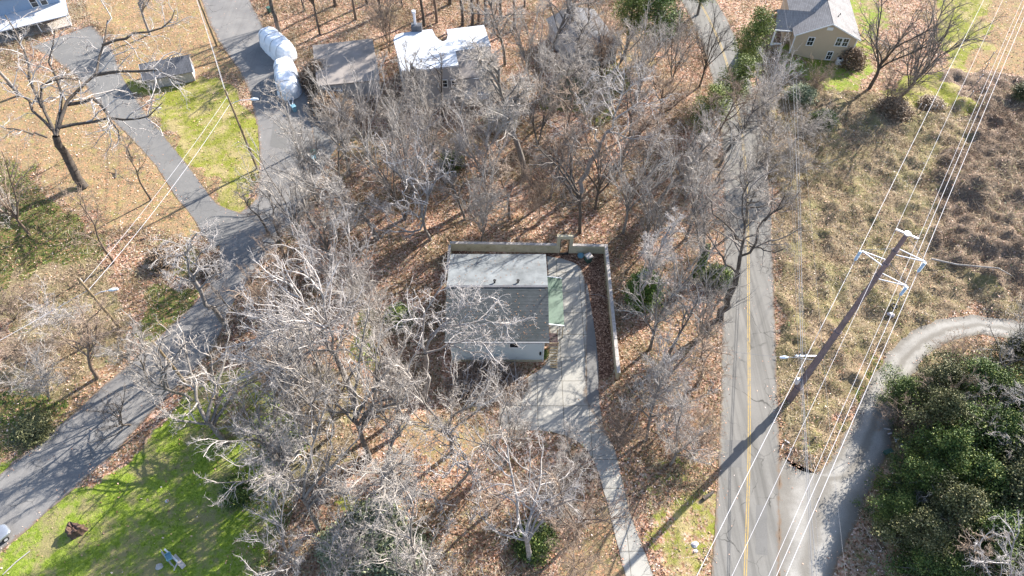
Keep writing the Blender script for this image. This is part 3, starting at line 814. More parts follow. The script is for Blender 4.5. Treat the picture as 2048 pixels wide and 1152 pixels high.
# blue chair on the deck
ch = empty('patio_chair', (house.location.x+6.2, house.location.y+ay0-.9, 1.62), .4)
tag(ch, 'blue patio chair on the slatted deck under the green awning', 'chair')
m = MB(); m.box(-.25,.25,-.25,.25,.4,.45); m.build('seat', M['plastic_blue'], ch)
m = MB(); m.add([(-.25,.25,.45),(.25,.25,.45),(.25,.38,.95),(-.25,.38,.95),(-.25,.29,.45),(.25,.29,.45),(.25,.42,.95),(-.25,.42,.95)],[(0,1,2,3),(7,6,5,4),(0,4,5,1),(1,5,6,2),(2,6,7,3),(3,7,4,0)]); m.build('backrest', M['plastic_blue'], ch)
for sx in (-.22,.22):
    for sy in (-.22,.22):
        m = MB(); m.beam((sx,sy,0),(sx,sy,.4),.04); m.build('leg', M['plastic_blue'], ch)

# --- garden walls around the yard
def wall_piece(name, a, b, w, h, label, cat='wall', open_at=None, steps=None):
    a = Vector(a); b = Vector(b); L = (b - a).length; rz = math.atan2(b.y - a.y, b.x - a.x)
    r = empty(name, (a.x, a.y, 0), rz); tag(r, label, cat)
    m = MB()
    if steps:
        n = len(steps)
        for i, hh in enumerate(steps): m.box(L*i/n, L*(i+1)/n, -w/2, w/2, -.1, hh)
    elif open_at:
        m.box(0, open_at[0], -w/2, w/2, -.1, h); m.box(open_at[1], L, -w/2, w/2, -.1, h)
    else: m.box(0, L, -w/2, w/2, -.1, h)
    m.build('masonry', M['block'], r)
    m = MB()
    seg = ([(0, L)] if not open_at else [(0, open_at[0]), (open_at[1], L)])
    if not steps:
        for s0, s1 in seg:
            xs = np.arange(s0, s1, 1.3)
            for q in xs: m.box(q+.01, min(q+1.28, s1)-.003, -w/2-.04, w/2+.04, h+.002, h+.09+.015*math.sin(q*5))
        m.build('coping', M['board'], r)
    return r
bw = wall_piece('garden_wall', (-8.75, 61.85), (13.1, 61.3), .34, 1.55, 'long mossy masonry wall with a doorway, behind the grey roofed house', open_at=(15.0, 17.25))
m = MB()
m.box(15.0, 15.5, -.2, .2, -.1, 3.5); m.box(16.75, 17.25, -.2, .2, -.1, 3.5); m.box(15.5, 16.75, -.2, .2, 2.95, 3.5)
m.build('doorway', M['block'], bw)
m = MB(); m.box(15.5, 15.6, -.08, .08, 0, 2.94); m.box(16.65, 16.75, -.08, .08, 0, 2.94); m.box(15.6, 16.65, -.08, .08, 2.85, 2.94); m.box(15.5, 16.75, -.5, -.21, -.1, .14)
m.build('door_frame', M['dark'], bw)
sw = wall_piece('garden_wall', (13.15, 61.5), (13.05, 41.0), .36, 1.6, 'narrow weathered wall running down the right side of the leaf filled yard')
lw = wall_piece('garden_wall', (-8.75, 61.6), (-8.8, 56.5), .3, 1.3, 'short mossy wall stub at the left corner of the yard')
# service line insulation
# outdoor bin
bn = empty('rubbish_bin', (*at(1176, 522).xy, 0), .5); tag(bn, 'dark green bin with pale lid in the corner of the walled yard', 'bin')
m = MB(); m.add([(-.35,-.35,0),(.35,-.35,0),(.35,.35,0),(-.35,.35,0),(-.45,-.45,1.15),(.45,-.45,1.15),(.45,.45,1.15),(-.45,.45,1.15)],[(3,2,1,0),(4,5,6,7),(0,1,5,4),(1,2,6,5),(2,3,7,6),(3,0,4,7)]); m.build('body', M['plastic_green'], bn)
m = MB(); m.add([(-.5,-.5,1.16),(.5,-.5,1.16),(.5,.5,1.16),(-.5,.5,1.16),(-.42,-.42,1.3),(.42,-.42,1.26),(.42,.42,1.3),(-.42,.42,1.3)],[(3,2,1,0),(4,5,6,7),(0,1,5,4),(1,2,6,5),(2,3,7,6),(3,0,4,7)]); m.build('lid', M['board'], bn)
for s in (-.3,.3):
    m = MB(); m.tube([(s-.04,.48,.12),(s+.04,.48,.12)],.12,10); m.build('wheel', M['tyre'], bn)
tb = empty('plastic_tub', (*at(1161, 513).xy, 0)); tag(tb, 'pale blue plastic tub lying by the back wall of the yard', 'tub')
m = MB(); m.tube([(0,0,.0),(0,0,.25)],[.38,.46],14,False); m.tube([(0,0,.02),(0,0,.04)],.37,14); m.build('body', M['ltblue'], tb)
m = MB(); m.tube([(0,0,.25),(0,0,.29)],[.5,.5],14,False); m.build('rim', M['ltblue'], tb)

# --- generic gabled block: local x across the ridge, y along the ridge
def gable_block(root, wx, ly, ze, zr, wallm, roofm, ov=.45, th=.14, ox=0, oy=0, zb=-.3, ridge=None, wall_name='wall'):
    rx = ox + (ridge or 0)
    x0, x1, y0, y1 = ox - wx/2, ox + wx/2, oy - ly/2, oy + ly/2
    m = MB()
    m.add([(x0,y0,zb),(x1,y0,zb),(x1,y1,zb),(x0,y1,zb),(x0,y0,ze),(x1,y0,ze),(x1,y1,ze),(x0,y1,ze),(rx,y0,zr-.08),(rx,y1,zr-.08)],
          [(3,2,1,0),(0,1,5,8,4),(2,3,7,9,6),(1,2,6,5),(3,0,4,7),(4,8,9,7),(5,6,9,8)])
    w = m.build(wall_name, wallm, root)
    out = []
    for sx, xe in ((-1, x0), (1, x1)):
        k = (zr - ze) / abs(xe - rx)
        xo = xe + sx * ov; zo = ze - k * ov
        n = Vector((sx * k, 0, 1)).normalized() * th
        a = [Vector((xo, y0-ov, zo)), Vector((rx + sx*.003, y0-ov, zr)), Vector((rx + sx*.003, y1+ov, zr)), Vector((xo, y1+ov, zo))]
        m = MB(); m.add(a + [p + n for p in a], [(3,2,1,0),(4,5,6,7),(0,1,5,4),(1,2,6,5),(2,3,7,6),(3,0,4,7)])
        r_ = m.build('roof_slope', roofm, root); out.append(r_)
        m = MB()
        m.beam((xo - sx*.02, y0-ov-.06, zo+.02), (rx, y0-ov-.06, zr+.02), .06, .22); m.build('barge_board', M['trim'], r_)
    return w, out
def window(root, x, z, w, h, y, mull=1, name='window', sash=True):
    """on a wall facing -y"""
    m = MB(); m.box(x-w/2, x+w/2, y-.03, y-.01, z-h/2, z+h/2); o = m.build(name, M['glass'], root)
    m = MB(); f = .12
    m.box(x-w/2-f, x-w/2, y-.09, y, z-h/2-f, z+h/2+f); m.box(x+w/2, x+w/2+f, y-.09, y, z-h/2-f, z+h/2+f)
    m.box(x-w/2, x+w/2, y-.09, y, z+h/2, z+h/2+f); m.box(x-w/2, x+w/2, y-.09, y, z-h/2-f, z-h/2)
    m.build('frame', M['trim'], o)
    m = MB()
    if sash: m.box(x-w/2, x+w/2, y-.07, y-.035, z-.03, z+.03)
    for i in range(mull): 
        xm = x - w/2 + w*(i+1)/(mull+1); m.box(xm-.02, xm+.02, y-.068, y-.036, z-h/2, z+h/2)
    m.build('glazing_bar', M['trim'], o)
    return o

# --- tan house, upper right.  gable faces the camera
P0 = at(1588, 68, 4.9); P1 = at(1722, 78, 4.9)
c = (P0 + P1) / 2; rz = math.atan2(P1.y - P0.y, P1.x - P0.x)
tan = empty('house', (c.x, c.y, 0), rz); tag(tan, 'tan sided two storey house with grey gabled roof at the upper right', 'house')
W_ = (P1 - P0).length - .9; LY = 15.0
gable_block(tan, W_, LY, 4.9, 7.4, M['siding_tan'], M['roof_tan'], ov=.45, oy=LY/2+.2)
yf = .2
window(tan, -W_*.23, 3.6, .95, 1.5, yf); window(tan, W_*.22, 3.9, .85, 1.45, yf); window(tan, W_*.22+1.15, 3.9, .85, 1.45, yf); window(tan, W_*.2-.4, 1.1, .8, 1.5, yf)
m = MB(); m.box(-.5, .5, yf-.08, yf-.01, 6.0, 6.55); m.build('gable_vent', M['trim'], tan)
for s in (-1, 1):
    m = MB(); m.box(s*W_/2-.09, s*W_/2+.09, yf-.05, yf+.05, -.2, 4.8); m.build('corner_board', M['trim'], tan)
for q in ((1.6, 3.2), (2.2, 4.4)):
    m = MB(); zq = 7.4 - q[0]*.5; m.tube([(q[0], q[1], zq-.2), (q[0], q[1], zq+.5)], .08, 8); m.build('vent_pipe', M['dark'], tan)
m = MB(); m.box(.0, .55, 7.5, 8.6, 6.6, 8.9); m.build('chimney', M['dark'], tan)
# porch wing on the left with its own ridge
m = MB()
wx0, wx1, wy0, wy1, wr = -W_/2-3.4, -.2, 1.6, 7.4, 4.5
for (ya, yb) in ((wy0, wr), (wy1, wr)):
    a = [Vector((wx0, ya, 4.4)), Vector((wx1, ya, 4.4)), Vector((wx1, yb, 6.5)), Vector((wx0, yb, 6.5))]
    n = Vector((0, -(2.1) if ya < wr else 2.1, abs(yb-ya))).normalized()*.14
    mm = MB(); mm.add(a + [p + n for p in a], [(3,2,1,0),(4,5,6,7),(0,1,5,4),(1,2,6,5),(2,3,7,6),(3,0,4,7)]); mm.build('roof_slope', M['roof_tan'], tan)
m = MB(); m.box(wx0+2.0, -W_/2-.01, wy0+.9, wy1-.4, -.3, 4.35); m.build('wing_wall', M['siding_tan'], tan)
for px_ in (wx0+.2,):
    for py_ in (wy0+.2, wy1-.3):
        m = MB(); m.beam((px_, py_, 0), (px_, py_, 4.4), .24); m.build('porch_post', M['trim'], tan)
m = MB(); m.box(wx0, -W_/2-.1, wy0-.05, wy1, .9, 1.1); m.build('porch_floor', M['drive'], tan)
m = MB(); m.box(wx0+.2, wx0+1.9, wy0+.15, wy0+.22, 1.1, 1.75); m.build('porch_rail', M['trim'], tan)
m = MB(); m.beam((wx0-.05, wy0-.1, 4.42), (-W_/2-.4, wy0-.1, 4.42), .08, .2); m.build('gutter', M['trim'], tan)
ac = empty('air_conditioner', (*at(1676, 128).xy, .0), rz); tag(ac, 'white outdoor air conditioner against the tan house', 'air conditioner')
m = MB(); m.box(-.5,.5,-.35,.35,.08,1.1); m.build('body', M['white_paint'], ac)
m = MB(); m.box(-.55,.55,-.4,.4,-.05,.08); m.build('base', M['block'], ac)
m = MB(); m.tube([(0,0,1.1),(0,0,1.14)],.28,12); m.build('fan_grille', M['dark'], ac)
# low timber trellis beside it
tr = empty('garden_fence', (*at(1722, 70).xy, 0), -1.0); tag(tr, 'low brown rail fence beside the right end of the tan house', 'fence')
m = MB()
for i in range(6):
    mm = MB(); mm.beam((i*1.2,0,0),(i*1.2,0,1.3),.12); mm.build('post', M['board'], tr)
m.beam((0,-.08,1.2),(6,-.08,1.2),.08); m.beam((0,-.08,.6),(6,-.08,.6),.08); m.build('rail', M['board'], tr)

# --- white roofed building, top centre
ZR = 7.6
wh = empty('house', (*at(880, 200).xy, 0)); tag(wh, 'tall grey sided building with bright white flat roofs at top centre', 'house')
o0 = Vector((wh.location.x, wh.location.y))
def lp(pts, z): return [((at(u, v, z).xy - o0).x, (at(u, v, z).xy - o0).y) for u, v in pts]
main = lp([(787,80),(791,71),(803,66),(864,58),(871,72),(879,80),(886,83),(893,80),(896,70),(893,59),(968,50),(982,92),(911,102),(917,130),(850,139),(836,138),(826,131),(820,120),(818,141),(803,142)], ZR)
m = MB(); m.prism([(x_*.985+.05, y_) for x_, y_ in main], -.3, ZR-.35); m.build('wall', M['siding_grey'], wh)
m = MB(); m.prism(main, ZR-.34, ZR); m.build('roof', M['roof_white'], wh)
s0 = lp([(911.6,102.6),(981.5,92.6)], ZR); s1 = lp([(917,158),(984,150)], 5.6)
m = MB(); m.add([(*s1[0],5.45),(*s1[1],5.45),(*s0[1],ZR-.1),(*s0[0],ZR-.1),(*s1[0],5.6),(*s1[1],5.6),(*s0[1],ZR-.02),(*s0[0],ZR-.02)],[(3,2,1,0),(4,5,6,7),(0,1,5,4),(1,2,6,5),(2,3,7,6),(3,0,4,7)]); m.build('lean_to_roof', M['roof_brown'], wh)
m = MB(); m.box(s1[0][0]+.15, s1[1][0]-.15, s1[0][1]+.3, s0[0][1]+.2, -.2, 5.44); m.build('rear_wall', M['siding_grey'], wh)
yfw = s1[0][1]
m = MB(); m.box(s1[0][0]+.3, s1[1][0]+.2, yfw-1.9, yfw+.25, 2.9, 3.05); dkk = m.build('balcony', M['board'], wh)
m = MB()
for i in range(10): m.beam((s1[0][0]+.4+i*.5, yfw-1.85, 3.05), (s1[0][0]+.4+i*.5, yfw-1.85, 4.0), .05)
m.beam((s1[0][0]+.3, yfw-1.85, 4.0), (s1[1][0]+.2, yfw-1.85, 4.0), .08); m.build('railing', M['trim'], dkk)
for xx in (s1[0][0]+.4, s1[1][0]+.1):
    m = MB(); m.beam((xx, yfw-1.8, 0), (xx, yfw-1.8, 2.9), .14); m.build('post', M['board'], dkk)
fr = lp([(853,139),(914,131)], ZR); yfr = fr[0][1]+.35
for i in range(3): window(wh, fr[0][0]+1.2+1.5*i, 4.6, .7, 1.3, yfr+.08, 0)
chm = lp([(824,58),(845,56)], ZR)
m = MB(); m.box(chm[0][0], chm[1][0], chm[0][1]-.8, chm[0][1]+.3, 5, ZR+1.0); c_ = m.build('chimney', M['roof_dark'], wh)
m = MB(); cxm = (chm[0][0]+chm[1][0])/2-.2; m.tube([(cxm, chm[0][1]-.2, ZR+1), (cxm, chm[0][1]-.2, ZR+3.1)], .22, 10); m.tube([(cxm, chm[0][1]-.2, ZR+3.1), (cxm, chm[0][1]-.2, ZR+3.5)], .34, 10); m.build('flue', M['galv'], c_)

# --- garage with flat brown roof
a_, b_, c2_, d_ = [at(u, v, 3.4) for u, v in ((625,91),(745,77),(760,160),(634,172))]
gar = empty('garage', ((a_.x+c2_.x)/2, (a_.y+c2_.y)/2, 0)); tag(gar, 'low garage with a flat brown roof between the covered vehicles and the white roofed house', 'garage')
o0 = gar.location.xy
gp = [((p.xy-o0).x, (p.xy-o0).y) for p in (a_, b_, c2_, d_)]
m = MB(); m.prism(gp, 3.2, 3.42); m.build('roof', M['roof_brown'], gar)
m = MB(); m.prism([(x_*.95, y_*.95) for x_, y_ in gp], -.3, 3.18); m.build('wall', M['siding_grey'], gar)
m = MB(); m.box(gp[3][0]+1.2, gp[3][0]+4.0, gp[3][1]+.1, gp[3][1]+.3, 0, 2.4); gd = m.build('garage_door', M['white_paint'], gar)
gd.rotation_euler = (0, 0, 0)

# --- small shed at upper left
s = [at(385,108,3.0), at(412,146,3.0)]
shc = at(345, 155); shed = empty('shed', (shc.x, shc.y, tz(shc.x, shc.y)), R(12)); tag(shed, 'small shed with dark grey gabled roof on the lawn beside the driveway', 'shed')
# ridge runs along local x: rotate block by 90 degrees
sb = gable_block(shed, 4.6, 7.6, 2.1, 3.5, M['board'], M['roof_dark'], ov=.3)
shed.rotation_euler = (0, 0, R(-71))
m = MB(); m.box(-.5, .5, 3.8, 3.85, 0, 1.9); m.build('door', M['siding_blue'], shed)

# --- blue house at the top left corner
bl = empty('house', (*at(95, 62).xy, 0), R(27)); tag(bl, 'blue sided house with white trim cut off by the top left corner', 'house')
m = MB(); m.box(-16, 4.2, 3.0, 12, -.3, 6.2); m.build('wall', M['siding_blue'], bl)
m = MB(); m.add([(-16.5,2.5,6.1),(4.8,2.5,6.1),(4.8,7.5,8.6),(-16.5,7.5,8.6),(-16.5,12.5,6.1),(4.8,12.5,6.1)],[(0,1,2,3),(3,2,5,4),(1,5,2),(0,3,4)]); m.build('roof', M['roof_pale'], bl)
window(bl, .0, 4.2, 1.0, 1.7, 3.0, 0); window(bl, 1.6, 4.2, 1.0, 1.7, 3.0, 0)
window(bl, -8, 4.2, 1.0, 1.7, 3.0, 0)
m = MB(); m.box(4.1, 4.32, 2.9, 3.1, -.2, 6.1); m.build('corner_board', M['trim'], bl)
m = MB(); m.add([(-12,-.9,2.3),(4.6,-.9,2.3),(4.6,2.98,3.0),(-12,2.98,3.0),(-12,-.9,2.45),(4.6,-.9,2.45),(4.6,2.98,3.15),(-12,2.98,3.15)],[(3,2,1,0),(4,5,6,7),(0,1,5,4),(1,2,6,5),(2,3,7,6),(3,0,4,7)]); m.build('porch_roof', M['roof_white'], bl)
for xx in (-11.5, -6, -.8, 4.3):
    m = MB(); m.beam((xx,-.7,0),(xx,-.7,2.3),.14); m.build('porch_post', M['trim'], bl)
m = MB(); m.box(-12, 4.4, -.6, 2.98, -.1, .35); m.build('porch_floor', M['board'], bl)
m = MB(); m.box(1.2, 2.1, 2.9, 2.99, .35, 2.3); m.build('door', M['red'], bl)

# --- grey roofed bungalow among the trees, top centre right
c = at(1165, 52, 4); bg_ = empty('house', (c.x, c.y-1.5, 0), R(20)); tag(bg_, 'small grey bungalow half hidden by bare trees, right of top centre', 'house')
gable_block(bg_, 8.5, 11, 3.8, 5.2, M['siding_grey'], M['roof_dark'], ov=.5)
window(bg_, -2.2, 2.2, 1.0, 1.3, -5.5); window(bg_, 1.8, 2.2, 1.0, 1.3, -5.5)

# ---------------------------------------------------------------- covered vehicles
def covered(name, p0, p1, wid, hgt, seed, label):
    p0 = Vector(p0); p1 = Vector(p1); L = (p1 - p0).length
    r = empty(name, ((p0+p1)/2).to_tuple(), math.atan2(p1.y-p0.y, p1.x-p0.x)); tag(r, label, 'covered vehicle')
    NU, NV = 60, 40
    v = []; rr = random.Random(seed)
    ph = [rr.random()*6 for _ in range(8)]
    for i in range(NU+1):
        u = i/NU*2-1
        prof = (1-abs(u)**4.5)**.5
        for j in range(NV+1):
            t = j/NV*math.pi
            cy = math.cos(t); cz = math.sin(t)
            yy = math.copysign(abs(cy)**.55, cy); zz = abs(cz)**.6
            fold = 1 + .02*math.sin(u*9+ph[0]+2*math.sin(t*2+ph[2])) + .014*math.sin(t*9+ph[1]+u*6) + .01*math.sin(u*25+t*5+ph[3])
            v.append((u*L/2*(.94+.06*zz), yy*wid/2*prof*fold*(1-.14*zz), max(.06, hgt*zz*(.30+.70*prof)*(fold*.5+.5)*(.92+.08*math.cos(u*2+ph[4])))))
    f = [(i*(NV+1)+j, (i+1)*(NV+1)+j, (i+1)*(NV+1)+j+1, i*(NV+1)+j+1) for i in range(NU) for j in range(NV)]
    m = MB(); m.add(v, f); m.build('tarpaulin', M['tarp'], r, smooth=True)
    for us in (-.62, -.2, .25, .66):
        m = MB(); pr = (1-abs(us)**4.5)**.5; P_ = []
        for j in range(3, 38):
            t = j/40*math.pi; cy = math.cos(t); cz = math.sin(t); yy = math.copysign(abs(cy)**.55, cy); zz = abs(cz)**.6
            P_.append((us*L/2*(.94+.06*zz), yy*wid/2*pr*(1-.14*zz)*1.015, hgt*zz*(.30+.70*pr)*(.92+.08*math.cos(us*2+ph[4]))*1.012))
        m.tube(P_, .035, 5); m.build('strap', M['cable'], r)
    for sx in (-.28, .28):
        for sy in (-1, 1):
            m = MB(); m.tube([(sx*L, sy*(wid*.36), .36), (sx*L, sy*(wid*.36)+sy*.22, .36)], .36, 14); m.build('wheel', M['tyre'], r)
    return r, L
q0 = at(526,60,1.8); q1 = at(580,110,1.8); q0.z = q1.z = 0
covered('covered_vehicle', q0, q1, 4.3, 3.7, 3, 'camper under a pale tarpaulin, the farther of two on the road edge, in tree shade')
q0 = at(567,120,1.8); q1 = at(577,186,1.8); q0.z = q1.z = 0
cv, L_ = covered('covered_vehicle', q0, q1, 4.2, 3.7, 8, 'trailer under a bright white tarpaulin, the nearer of two, with a white tow frame')
m = MB(); m.tube([(L_/2-.3,-.5,.5),(L_/2+2.0,-.1,.5)],.07,6); m.tube([(L_/2-.3,.5,.5),(L_/2+2.0,.1,.5)],.07,6); m.tube([(L_/2+1.9,0,.5),(L_/2+2.3,0,.5)],.1,6); m.build('tow_frame', M['white_paint'], cv)

# bins by the parking pad
for i, (u, v, mt, lb) in enumerate(((629,312,'plastic_green','dark green wheeled bin at the roadside below the garage'),(631,324,'ltblue','pale blue grey wheeled bin at the roadside below the garage'),(590,222,'ltblue','pale crate like bin on the asphalt beside the tow frame'),(540,25,'plastic_green','dark green wheeled bin at the top edge beside the road'))):
    b = empty('rubbish_bin', (*at(u, v).xy, .02), .3*i); tag(b, lb, 'bin')
    m = MB(); m.add([(-.25,-.3,0),(.25,-.3,0),(.25,.3,0),(-.25,.3,0),(-.32,-.38,1.0),(.32,-.38,1.0),(.32,.38,1.0),(-.32,.38,1.0)],[(3,2,1,0),(4,5,6,7),(0,1,5,4),(1,2,6,5),(2,3,7,6),(3,0,4,7)]); m.build('body', M[mt], b)
    m = MB(); m.box(-.35,.35,-.42,.42,1.01,1.08); m.build('lid', M[mt], b)
    for s in (-.22,.22):
        m = MB(); m.tube([(s-.03,.36,.1),(s+.03,.36,.1)],.1,8); m.build('wheel', M['tyre'], b)

# ---------------------------------------------------------------- silver car at the left edge (rear end in view)
cp = at(-18, 1092); car = empty('parked_car', (cp.x, cp.y, .02), R(52)); tag(car, 'silver car parked at the lower left edge, only its rear in view', 'car')
def car_body():
    secs = [(-2.25,.62,.55,.86),(-2.1,.80,.30,1.02),(-1.6,.86,.25,1.06),(-.9,.88,.24,1.05),(0,.88,.24,1.03),(1.0,.88,.25,.98),(1.7,.85,.27,.90),(2.15,.74,.33,.78),(2.3,.55,.45,.62)]
    m = MB(); V_ = []
    for x_, w_, z0_, z1_ in secs:
        V_ += [(x_,-w_*.9,z0_),(x_,-w_,(z0_+z1_)/2-.05),(x_,-w_*.97,z1_-.08),(x_,-w_*.85,z1_),(x_,w_*.85,z1_),(x_,w_*.97,z1_-.08),(x_,w_,(z0_+z1_)/2-.05),(x_,w_*.9,z0_)]
    n = len(secs); F_ = [(i*8+j, i*8+(j+1)%8, (i+1)*8+(j+1)%8, (i+1)*8+j) for i in range(n-1) for j in range(8)]
    m.add(V_, F_ + [tuple(range(8))[::-1], tuple(range((n-1)*8, n*8))]); return m
m = car_body(); cb = m.build('body', M['car'], car, smooth=True)
md = cb.modifiers.new('b', 'SUBSURF'); md.levels = 1; md.render_levels = 2
m = MB(); m.add([(-1.75,-.72,1.03),(-1.75,.72,1.03),(-1.05,.62,1.42),(-1.05,-.62,1.42),(.25,-.62,1.44),(.25,.62,1.44),(1.05,.70,.99),(1.05,-.70,.99)],[(0,3,2,1),(3,4,5,2),(4,7,6,5),(0,7,4,3),(1,2,5,6)]); m.build('windows', M['glass'], car)
m = MB(); m.add([(-1.1,-.60,1.43),(-1.1,.60,1.43),(.3,.60,1.45),(.3,-.60,1.45),(-.95,-.5,1.48),(-.95,.5,1.48),(.15,.5,1.5),(.15,-.5,1.5)],[(4,5,6,7),(0,1,5,4),(1,2,6,5),(2,3,7,6),(3,0,4,7)]); m.build('roof', M['car'], car, smooth=True)
for s_ in (-1, 1):
    m = MB(); m.box(-2.24,-2.0,s_*.62-.14,s_*.62+.14,.78,.98); m.build('tail_light', M['red'], car)
    for xx in (-1.35, 1.4):
        m = MB(); m.tube([(xx, s_*.72, .33), (xx, s_*.92, .33)], .33, 16); w = m.build('wheel', M['tyre'], car)
        m = MB(); m.tube([(xx, s_*.9, .33), (xx, s_*.93, .33)], .19, 12); m.build('rim', M['galv'], w)
m = MB(); m.box(-2.38,-2.2,-.7,.7,.42,.62); m.build('bumper', M['car'], car)
# ---------------------------------------------------------------- steel transmission pole
B0 = at(1578, 800)
PX, PY = B0.x, B0.y
LD = Vector((.565, .825, 0)).normalized()      # direction of the high lines
PD = Vector((LD.y, -LD.x, 0))                  # across them
sp = empty('transmission_pole', (PX, PY, tz(PX, PY) - .1)); tag(sp, 'tall weathered steel transmission pole with davit arms beside the two lane road', 'pole')
HP = 30.8
m = MB()
zs = [-.2, 3.2, 9, 15, 21, 27, HP]
m.tube([(0, 0, z) for z in zs], [.43, .41, .37, .32, .27, .23, .19], 12); m.build('shaft', M['rust_steel'], sp)
for z_ in (3.2, 15.2):
    m = MB(); m.tube([(0,0,z_),(0,0,z_+.35)], (.5 if z_ < 5 else .4), 12); m.build('collar', M['rust_steel'], sp)
m = MB(); m.tube([(0,0,HP),(0,0,HP+.15)], .28, 10); m.build('cap', M['galv'], sp)
m = MB(); a = -PD*.95; b = PD*.95; m.beam((a.x,a.y,HP+.02), (b.x,b.y,HP+.02), .11, .14); m.build('top_crossarm', M['galv'], sp)
tips = {}
for key, zt, sd, ln in (('a', 27.0, -1, 2.35), ('e', 28.8, 1, 2.5), ('d', 25.3, 1, 2.55)):
    t = PD * sd * ln; q = LD * .42
    m = MB()
    m.tube([(q.x+PD.x*sd*.2, q.y+PD.y*sd*.2, zt-.25), (t.x, t.y, zt)], .05, 6); m.tube([(-q.x+PD.x*sd*.2, -q.y+PD.y*sd*.2, zt-.25), (t.x, t.y, zt)], .05, 6)
    arm = m.build('arm', M['galv'], sp)
    m = MB(); m.tube([(PD.x*sd*.25, PD.y*sd*.25, zt+1.7), (t.x, t.y, zt+.05)], .025, 5); m.build('brace', M['cable'], arm)
    m = MB(); m.tube([(0,0,zt-.45),(0,0,zt-.1)], .31, 12); m.build('clamp', M['rust_steel'], arm)
    m = MB(); 
    for i in range(11):
        zz = zt - .12 - i*.115; m.tube([(t.x,t.y,zz),(t.x,t.y,zz-.06)], .14, 10)
    m.tube([(t.x,t.y,zt),(t.x,t.y,zt-1.5)], .03, 6); m.build('insulator', M['insul'], arm)
    tips[key] = (PX + t.x, PY + t.y, zt - 1.45)
ztop = HP + .0
tips['b'] = (PX - PD.x*.95, PY - PD.y*.95, ztop - .1); tips['c'] = (PX + PD.x*.95, PY + PD.y*.95, ztop - .1)
# low distribution crossarm on the same pole
m = MB(); m.beam((-2.5, .35, 9.9), (.75, .35, 9.9), .13, .15); lc = m.build('low_crossarm', M['galv'], sp)
for xx in (-2.4, -2.0, -1.35, .6):
    m = MB(); m.tube([(xx,.35,9.97),(xx,.35,10.2)], [.07,.04], 8); m.build('insulator', M['insul'], lc)
m = MB(); m.tube([(-.3,.2,9.3),(-2.6,.3,9.7),(-3.4,.3,9.7)], .045, 6); la = m.build('lamp_arm', M['cable'], sp)
m = MB(); m.tube([(-3.2,.3,9.7),(-3.6,.3,9.72),(-4.1,.3,9.66)], [.1,.2,.12], 10); m.build('lamp_head', M['lampw'], la)
m = MB(); m.box(-.9,-.55,-.35,.05,4.6,5.6); m.build('equipment_box', M['galv'], sp)

def wire(name, pts, rad, mat, label, sag=0.0, group=None, cat='power line', n=14):
    m = MB(); P = []
    for a, b in zip(pts, pts[1:]):
        a = Vector(a); b = Vector(b)
        for k in range(n):
            t = k / n; p = a.lerp(b, t); p.z -= sag * 4 * t * (1 - t); P.append(p)
    P.append(Vector(pts[-1]))
    m.tube(P, rad, 5); return tag(m.build(name, mat), label, cat, group)
WL = {'a': 'outer high wire left of the steel pole, on its single left arm', 'b': 'thin top wire on the left end of the pole head', 'c': 'thin top wire on the right end of the pole head',
      'd': 'high wire hung from the lower right arm of the steel pole', 'e': 'outermost right high wire, hung from the upper right arm'}
for k, t in tips.items():
    r_ = .021 if k in 'ade' else .013
    t = Vector(t)
    a = t - LD * 95; b = t + LD * 130
    b.z += 3.0; a.z += 0.5
    wire('power_line', [a, t, b], r_, M['wire'], WL[k], 1.6 if k in 'ade' else 1.2, 'high wires on the steel transmission pole', n=26)
# lower lines along the road
def wpx(pts, z): return [tuple(at(u, v, z)) for u, v in pts]
z9 = 10.1
for i, (pp, lb) in enumerate((
    ([(1512,-30),(1556,130),(1580,300),(1597,712),(1606,880),(1624,1230)], 'thin low wire at the left end of the low crossarm'),
    ([(1516,-30),(1560,130),(1585,300),(1602,712),(1611,880),(1630,1230)], 'thin low wire second from the left on the low crossarm'),
    ([(1522,-30),(1566,130),(1592,300),(1611,712),(1618,880),(1648,1230)], 'thin low wire third from the left on the low crossarm'),
    ([(1560,-30),(1600,200),(1618,400),(1646,712),(1666,930),(1700,1230)], 'thin low wire at the right end of the low crossarm'))):
    wire('power_line', wpx(pp, z9), .011, M['cable'], lb, .0, 'low wires beside the two lane road')
for i, (pp, lb) in enumerate((([(1586,160),(1596,420),(1603,770),(1616,1000),(1628,1230)], 'low telephone cable passing the foot of the steel pole, left one'),([(1592,160),(1601,420),(1606,770),(1620,1000),(1640,1230)], 'low telephone cable passing the foot of the steel pole, right one'))):
    wire('telephone_cable', wpx(pp, 6.2), .028, M['cable'], lb, 0, 'telephone cables beside the road', 'cable')
# ---------------------------------------------------------------- wooden poles on the left
def wood_pole(u, v, h, label, lean=(0, 0), lamp=None, arm=False):
    b = at(u, v); z0 = tz(b.x, b.y) - .1
    r = empty('utility_pole', (b.x, b.y, z0)); tag(r, label, 'utility pole')
    m = MB(); m.tube([(0,0,0),(lean[0]/2,lean[1]/2,h/2),(lean[0],lean[1],h)], [.20,.17,.13], 10); m.build('shaft', M['wood_pole'], r)
    m = MB(); m.tube([(lean[0]*.9,lean[1]*.9+.16,h-1.1),(lean[0]*.9,lean[1]*.9+.16,h-.6)], .08, 8); m.build('bracket', M['galv'], r)
    if lamp:
        m = MB(); m.tube([(0,0,lamp[2]-.5),(lamp[0]*.5,lamp[1]*.5,lamp[2]),(lamp[0],lamp[1],lamp[2])], .045, 6); a = m.build('lamp_arm', M['galv'], r)
        d = Vector((lamp[0],lamp[1],0)).normalized()
        m = MB(); p = Vector(lamp); m.tube([p-d*.1, p+d*.35, p+d*.95], [.12,.24,.14], 10); m.build('lamp_head', M['lampw'], a)
    return Vector((b.x+lean[0], b.y+lean[1], z0+h))
